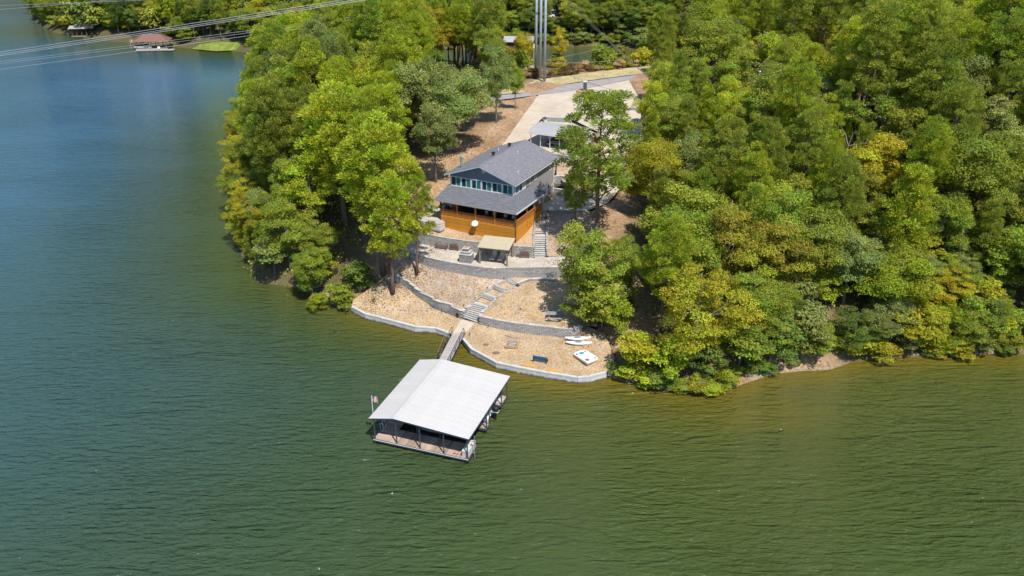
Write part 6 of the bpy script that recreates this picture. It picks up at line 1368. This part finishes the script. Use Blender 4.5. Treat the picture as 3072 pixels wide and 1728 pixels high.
# loose stones among the gravel and along the natural shore
def stones(name, pts, sizes, label, mats):
    V, F = [], []; rng = np.random.default_rng(3); base = np.array([(1, 0, 0), (0, 1, 0), (-1, 0, 0), (0, -1, 0), (0, 0, .8), (0, 0, -.6)]); tri = np.array([(0, 1, 4), (1, 2, 4), (2, 3, 4), (3, 0, 4), (1, 0, 5), (2, 1, 5), (3, 2, 5), (0, 3, 5)])
    for i, (p, s) in enumerate(zip(pts, sizes)):
        q = base * s * rng.uniform(.6, 1.3, (6, 3)); a = rng.random() * 6.28; R_ = np.array([[math.cos(a), -math.sin(a), 0], [math.sin(a), math.cos(a), 0], [0, 0, 1]]); V.append(q @ R_.T + np.array(p)); F.append(tri + 6 * i)
    return tag(add(name, fast_mesh(name, np.concatenate(V), np.concatenate(F), mats)), label, kind='stuff')
rr = random.Random(5); pts = []; sz = []
for _ in range(700):
    px = rr.uniform(1815, 3072); p = G(px, shore_y(px) + rr.uniform(-4, 3), 0); pts.append((p.x, p.y, rr.uniform(-.05, .12))); sz.append(rr.uniform(.08, .3))
for _ in range(160):
    px = rr.uniform(960, 1056); p = G(px, 905 + (px - 960) * .16 + rr.uniform(-6, 5), 0); pts.append((p.x, p.y, rr.uniform(0, .1))); sz.append(rr.uniform(.08, .26))
stones('shore_rubble', pts, sz, 'grey rubble stones along the natural shore', M['boulder'])

# fallen leaves drifted under the yard trees
rng = np.random.default_rng(12); sp_ = []
for (cx, cy, r_, n_) in ((-15.5, 99.5, 3.2, 900), (-12.4, 100.6, 2.6, 600), (-18, 97.5, 3.5, 700), (-11, 104.5, 2.2, 160), (9, 89, 3.4, 800), (8.5, 87.5, 2.5, 400), (6.5, 100, 2.4, 300), (9.5, 104, 3, 500), (-4, 94, 4, 120), (1, 92, 4, 120), (-10, 95, 3, 160), (-6, 126, 7, 700), (-8, 136, 8, 900)):
    a = rng.random(n_) * 6.28; d_ = r_ * np.abs(rng.normal(size=n_)) * .7; sp_ += list(zip(cx + d_ * np.cos(a), cy + d_ * np.sin(a)))
pz = [(x, y, zs(x, y) + .03) for x, y in sp_]; c = np.array([p for p in pz if p[2] > .7]); V, F = leaf_quads(rng, c, rng.normal(size=c.shape) * .25 + np.array([0, 0, 1]), .09 * (.6 + .8 * rng.random(len(c))), .6)
me = fast_mesh('fallen_leaves', V, F, M['leafmass']); cc = np.array([(.20, .11, .055), (.14, .08, .045), (.30, .19, .09), (.10, .07, .045)])[rng.integers(0, 4, len(c))]
a = me.attributes.new('leafcol', 'FLOAT_COLOR', 'FACE'); a.data.foreach_set('color', np.column_stack([cc, np.ones(len(cc))]).astype(np.float32).ravel()); tag(add('fallen_leaves', me), 'brown leaves and needles drifted under the yard trees', kind='stuff')

# ------------------------------------------------------------------ poles, cables, far shore
def steel_pole(px, py, label):
    p = G(px, py, 14.9); t = thing('steel_pole', label, 'steel pole', (p.x, p.y, 14.7), 0, 'three steel transmission poles'); 
    s = MB().tube((0, 0, -.5), (0, 0, 26), .30, .22, k=18).build('shaft', M['polesteel'], t, smooth=True)
    for z in (8.5, 17): MB().tube((0, 0, z), (0, 0, z + .15), .32, k=18).build('joint_ring', M['steel'], t)
    MB().tube((0, 0, -.2), (0, 0, .25), .5, k=18).build('footing', M['concrete'], t)
    MB().tube((-3, 0, 24.6), (3, 0, 24.6), .14, k=8).build('cross_arm', M['polesteel'], t)
    return t
sp = [steel_pole(1607, 226, 'steel transmission pole standing deepest behind the lane verge'), steel_pole(1620, 237, 'steel transmission pole between the other two'), steel_pole(1633, 246, 'steel transmission pole set closest to the asphalt lane'.replace('closest', 'next'))]
def utility_pole(x, y, z, h, label, transformer=False):
    t = thing('utility_pole', label, 'utility pole', (x, y, z), 0); MB().tube((0, 0, -.5), (0, 0, h), .17, .12, k=10).build('pole', M['polewood'], t)
    MB().box(-1.1, 1.1, -.06, .06, h - .9, h - .78).build('cross_arm', M['polewood'], t)
    for x_ in (-1, 0, 1): MB().lathe([(.05, 0), (.07, .1), (.03, .2)], (x_, 0, h - .78), k=8).build('insulator', M['cushion'], t)
    if transformer: MB().lathe([(.28, 0), (.32, .1), (.32, .95), (.22, 1.05), (.08, 1.15)], (-.62, -.05, h - 3.1), k=14).build('transformer', M['steel'], t); MB().path([(.25, 0, h - .5), (.3, -.05, h - 4), (.2, 0, 0)], .03).build('conduit', M['cushion'], t)
utility_pole(44.9, 151.0, 13.5, 9.2, 'brown wooden utility pole with grey transformer in the hillside trees', True)
utility_pole(41.5, 201.5, 14.8, 9.6, 'bare wooden utility pole deeper in the wood behind the transformer pole')
p = G(1790, 200, 12.5); utility_pole(p.x, p.y, 12.4, 5.6, 'short utility pole by the hidden pond', True)
def cable(label, pts, r, mat='wire', group='overhead cables', sag=1.2):
    a, b_ = Vector(pts[0]), Vector(pts[1]); t = thing('overhead_cable', label, 'cable', a, 0, group); n = 24
    MB().path([a.lerp(b_, i / n) + Vector((0, 0, -sag * 4 * (i / n) * (1 - i / n))) - a for i in range(n + 1)], r, 5).build('cable', M[mat], t)
def line_px(px0, py0, z0, px1, py1, z1, ext0=.12, ext1=.1):
    a, b_ = G(px0, py0, z0), G(px1, py1, z1); return a - (b_ - a) * ext0, b_ + (b_ - a) * ext1
for k, (a, b_, c, lab) in enumerate(((0, 149, 0, 'top one of the three thick bright cables over the lake'), (0, 155.5, 0, 'middle one of the three thick bright cables over the lake'), (0, 160, 0, 'lowest one of the three thick bright cables over the lake'))):
    y1 = (2, 8, 13)[k]; p, q = line_px(0, b_, 26, 985, y1, 33, .9, .45); cable(lab, (p, q), .04, sag=.4)
for k, (y0, y1, lab) in enumerate(((180, 72, 'top one of the three faint cables below the thick ones'), (186, 79, 'middle one of the three faint cables below the thick ones'), (203, 86, 'lowest one of the three faint cables below the thick ones'))):
    p, q = line_px(0, y0, 20, 880, y1, 25, .9, .35); cable(lab, (p, q), .022, sag=.3)
for k, (y0, x1, lab) in enumerate(((12, 330, 'upper thin cable crossing the far corner of the lake'), (24, 283, 'second thin cable crossing the far corner of the lake'))):
    p, q = line_px(0, y0, 30, x1, 0, 32, .9, .9); cable(lab, (p, q), .035, sag=.3)
for k, (a, b_, c, d, lab) in enumerate(((1700, 0, 1872, 162, 'first'), (1706, 0, 1878, 166, 'second'), (1712, 0, 1882, 167, 'third'))):
    p, q = line_px(a, b_, 30, c, d, 22, .3, .5); cable(lab + ' of three slanting guy cables running down behind the driveway', (p, q), .03, 'wire_dark', sag=.4)
for k, (a, b_, c, d, lab) in enumerate(((1640, 178, 1880, 125, 'higher'), (1640, 188, 1860, 178, 'lower'))):
    p, q = line_px(a, b_, 19, c, d, 20, .05, .05); cable(lab + ' thin cable between the steel poles and the pond trees', (p, q), .022, 'wire', sag=.3)
for k, (a, b_, c, d, lab) in enumerate(((1190, 22, 1300, 2, 'upper'), (1190, 29, 1300, 9, 'lower'))):
    p, q = line_px(a, b_, 24, c, d, 26, .02, .3); cable(lab + ' short bright cable above the woods of the point', (p, q), .05, sag=.1)

# far boathouses
def plain_boathouse(loc, rz, w, d, label, roofm, postm, hip=True, ph=2.9):
    t = thing('far_boathouse', label, 'boathouse', loc, rz)
    MB().box(-w / 2, w / 2, -d / 2, d / 2, .25, .5).build('deck', M['paleplank'] if hip else M['rawwood'], t)
    for i in range(5):
        x = -w / 2 + .4 + i * (w - .8) / 4
        for y in (-d / 2 + .3, d / 2 - .3): MB().box(x - .11, x + .11, y - .11, y + .11, -.6, ph).build('post', postm, t)
    e = .6; z0, z1 = ph, ph + (2.1 if hip else .8); r = w / 2 - (2.6 if hip else 0)
    mb = MB()
    if hip:
        A = [(-w / 2 - e, -d / 2 - e, z0), (w / 2 + e, -d / 2 - e, z0), (w / 2 + e, d / 2 + e, z0), (-w / 2 - e, d / 2 + e, z0)]; B_ = [(-r, 0, z1), (r, 0, z1)]
        mb.v = A + B_; mb.f = [(0, 1, 5, 4), (1, 2, 5), (2, 3, 4, 5), (3, 0, 4), (3, 2, 1, 0)]
    else:
        mb.prism([(-w / 2 - e, -d / 2 - e, z0), (-w / 2 - e, d / 2 + e, z0), (-w / 2 - e, 0, z1)], (w + 2 * e, 0, 0))
    mb.build('roof', roofm, t); return t
pA = G(1390 / 7.156 + 200 + 55, 60 + 590 / 7.156, .3)
pA = G(452, 148, .3); plain_boathouse((pA.x, pA.y + 3, 0), .12, 10.5, 6, 'far boathouse with brick-red hip roof across the cove', M['redmetal'], M['taupewood'])
t = thing('dock_platform', 'pale open dock platform beside the red-roofed boathouse', 'dock', (pA.x + 2, pA.y - 1.6, 0), .12); MB().box(-6, 6.5, -1.1, 1.1, .25, .45).build('deck', M['paleplank'], t); 
for x in (-5, 0, 5): MB().box(x - .15, x + .15, -.9, .9, -.5, .248).build('pile', M['darkwood'], t)
t = thing('motor_boat', 'small white motor boat with dark cover under the red-roofed boathouse', 'boat', (pA.x - 3.2, pA.y + .9, .3), .2); add('hull', hull_mesh(5, 1.9, .8, 'hull', M['white']), t, (0, 0, .2)); add('cover', hull_mesh(4.2, 1.6, .5, 'cover', M['navy']), t, (0, 0, 1.03))
flagpole('small flagpole with striped flag at the red-roofed boathouse', (pA.x - 6.4, pA.y - .4, .3), 3.4, 1.0, .9, 0)
for k, (x, lab) in enumerate(((.3, 'pale blue'), (3.4, 'white'))):
    chair('dock_chair', lab + ' lounge chair on the far dock platform', (pA.x + x, pA.y - 1.3, .46), .3, M['tealcover'] if k == 0 else M['white'], M['white'], .8)
pB = G(249, 108, .3); plain_boathouse((pB.x, pB.y + 1.0, 0), .16, 7.6, 5, 'far boathouse with pale gable roof and brown posts under the wooded shore', M['carport'], M['bark_pine'], False, 3.2)
# distant buildings, lane, cars
def far_house(px, py, z, w, d, h, label, roofm, wallm, rz=0):
    p = G(px, py, z); t = thing('distant_house', label, 'house', (p.x, p.y, hz(p.x, p.y) - .2), rz); z0 = max(2.4, z - t.location.z)
    MB().box(-w / 2, w / 2, -d / 2, d / 2, 0, z0).build('wall', wallm, t); MB().prism([(-w / 2 - .5, -d / 2 - .6, z0), (-w / 2 - .5, d / 2 + .6, z0), (-w / 2 - .5, 0, z0 + h)], (w + 1, 0, 0)).build('roof', roofm, t)
    for x in (-w / 4, w / 4): f = MB().box(x - .6, x + .6, -d / 2 - .06, -d / 2 - .002, 1.0, 2.1).build('window', M['whitetrim'], t); MB().box(x - .5, x + .5, -d / 2 - .08, -d / 2 - .062, 1.08, 2.02).build('pane', M['darkglass'], f)
far_house(1557, 121, 9, 8, 6, 1.2, 'distant shed with pale metal roof seen past the steel poles', M['carport'], M['darkwood'], -.1)
far_house(1448, 98, 14, 9, 6, 1.4, 'distant white-roofed building half hidden in the woods of the point', M['whitemetal'], M['cushion'], .2)
far_house(600, 62, 6.5, 11, 7, 1.6, 'distant house with brick-red roof in the woods across the cove', M['redmetal'], M['taupe'], .1)
fr_road = [Vector((q.x, q.y, 0)) for q in poly(G, (1640, 12, 9), (1665, 10, 9), (1672, 32, 9), (1683, 52, 9), (1683, 75, 9), (1668, 66, 9), (1650, 40, 9))]
fr_road = [Vector((q.x, q.y, hz(q.x, q.y) + .1)) for q in fr_road]; surface('far_road', fr_road, M['asphalt'], 4, 'distant grey road bend behind the poles', lift=.15)
fl_ = [Vector((q.x, q.y, 0)) for q in poly(G, (1555, 45, 9), (1605, 42, 9), (1612, 75, 9), (1590, 108, 9), (1560, 100, 9))]; fl_ = [Vector((q.x, q.y, hz(q.x, q.y) + .1)) for q in fl_]; surface('distant_field', fl_, M['drygrass'], 4, 'distant mown field behind the poles', lift=.15)
for k, (px, py, lab) in enumerate(((1645, 38, 'distant white car parked on the road bend'), (1650, 46, 'distant silver car parked beside the white one'))):
    p = G(px, py, 9); t = thing('parked_car', lab, 'car', (p.x, p.y, hz(p.x, p.y) + .15), .3, 'distant parked cars'); MB().box(-2.2, 2.2, -.9, .9, .3, .9).build('body', M['white'] if k == 0 else M['steel'], t); MB().hexa([(-1.3, -.8, .902), (1.2, -.8, .902), (1.2, .8, .902), (-1.3, .8, .902), (-.8, -.65, 1.45), (.7, -.65, 1.45), (.7, .65, 1.45), (-.8, .65, 1.45)]).build('cabin', M['blackglass'], t)
    for x in (-1.4, 1.4):
        for y in (-.85, .85): MB().tube((x, y - .1, .33), (x, y + .1, .33), .33, k=10).build('wheel', M['rubber'], t)
# pale rock outcrop beside the poles
rr = random.Random(2)
for k, (px, py, s) in enumerate(((1485, 205, 2.0), (1510, 215, 2.4), (1535, 205, 2.6), (1555, 196, 2.2), (1572, 208, 2.4), (1590, 216, 1.8), (1520, 196, 1.8))):
    p = G(px, py, 13.5); mb = MB(); prof = [(0.05, -.3), (.9, -.1), (1.0, .25), (.7, .6), (.1, .75)]; o_ = mb.lathe(prof, k=9).build('boulder', M['boulder'], None, (p.x, p.y, hz(p.x, p.y)))
    for v in o_.data.vertices: v.co += Vector((rr.uniform(-.15, .15), rr.uniform(-.15, .15), rr.uniform(-.12, .12)))
    o_.scale = (s, s * .8, s * .8); o_.rotation_euler = (0, 0, rr.uniform(0, 3)); tag(o_, f'pale pink boulder of the outcrop beside the steel poles, {ordw(7 - k)} out from them', 'boulder', 'boulders by the steel poles')
# dead wood
def dead(label, x, y, z, h, seed, lean=0.0, name='dead_tree'):
    r_ = random.Random(seed); t = thing(name, label, 'dead tree', (x, y, z), r_.uniform(0, 6)); t.rotation_euler.x = lean; MB().path([(0, 0, -.3), (.1, 0, h * .5), (0, .1, h)], [.16, .1, .03], 7).build('trunk', M['deadwood'], t)
    for k in range(9):
        a = r_.uniform(0, 6.28); z0 = h * r_.uniform(.35, .9); ln = h * r_.uniform(.2, .4); p0 = Vector((.05, .05, z0)); p1 = p0 + Vector((math.cos(a) * ln * .6, math.sin(a) * ln * .6, ln * .35)); p2 = p1 + Vector((math.cos(a + .5) * ln * .5, math.sin(a + .5) * ln * .5, ln * .3)); MB().path([p0, p1, p2], [.06, .035, .012], 5).build('branch', M['deadwood'], t)
x, y = 58, 138; dead('bleached bare dead tree standing among the hillside pines', x, y, hz(x, y), 13, 1)
x, y = 62, 146; dead('pale grey dead tree uphill of the bare one', x, y, hz(x, y), 14, 2)
x, y = 44.5, 112; dead('leaning dead tree tangled in the middle hillside', x, y, hz(x, y), 11, 3, .2)
for k, (px, py, rz, ln, lab) in enumerate(((955, 868, .5, 3.4, 'pale fallen log on the bank beside the pine shade'), (1000, 915, .05, 2.4, 'pale log lying at the waterline next to the seawall end'), (975, 885, -.2, 2.0, 'short grey log among the shore rocks'))):
    p = G(px, py, .5); o_ = MB().path([(-ln / 2, 0, 0), (0, .06, .03), (ln / 2, 0, .1)], [.16, .14, .09], 8).build('fallen_log', M['deadwood'], None, (p.x, p.y, hz(p.x, p.y) + .16), (0, -.08, rz)); tag(o_, lab, 'log', 'fallen logs')

# unseen hills added around the open side to block bright horizon from reflections
line = [Vector((-60, -330, 0)), Vector((-170, -120, 0)), Vector((-300, 130, 0)), Vector((-430, 330, 0)), Vector((-440, 520, 0)), Vector((-350, 640, 0)), Vector((-120, 720, 0)), Vector((300, 740, 0))]
ty = smooth(line, 12); tu = np.linspace(0, 1, 9); V = []; rng = np.random.default_rng(6)
for i in range(len(ty)):
    d = (ty[min(i + 1, len(ty) - 1)] - ty[max(i - 1, 0)]).normalized(); out_ = Vector((-d.y, d.x, 0))
    for u in tu:
        p = ty[i] + out_ * (180 * u + 8 * math.sin(i * .9)); V.append((p.x, p.y, (0 if u == 0 else 62 * math.sin(u * 1.5) ** .55 + 6 * math.sin(i * 1.1 + u * 5) + rng.uniform(-3, 3)) - .3))
n_ = len(tu); I = np.arange(len(ty) * n_).reshape(len(ty), n_); F = np.stack([I[:-1, :-1].ravel(), I[:-1, 1:].ravel(), I[1:, 1:].ravel(), I[1:, :-1].ravel()], 1)
M['hillgreen'] = pm('unseen_wooded_hill', (.12, .16, .03), (.04, .065, .015), .12, .9, world=True)
tag(add('horizon_block_hills', fast_mesh('horizon_block_hills', np.array(V), F, M['hillgreen'])), 'unseen wooded hills added to block the bright horizon from the water', kind='structure')
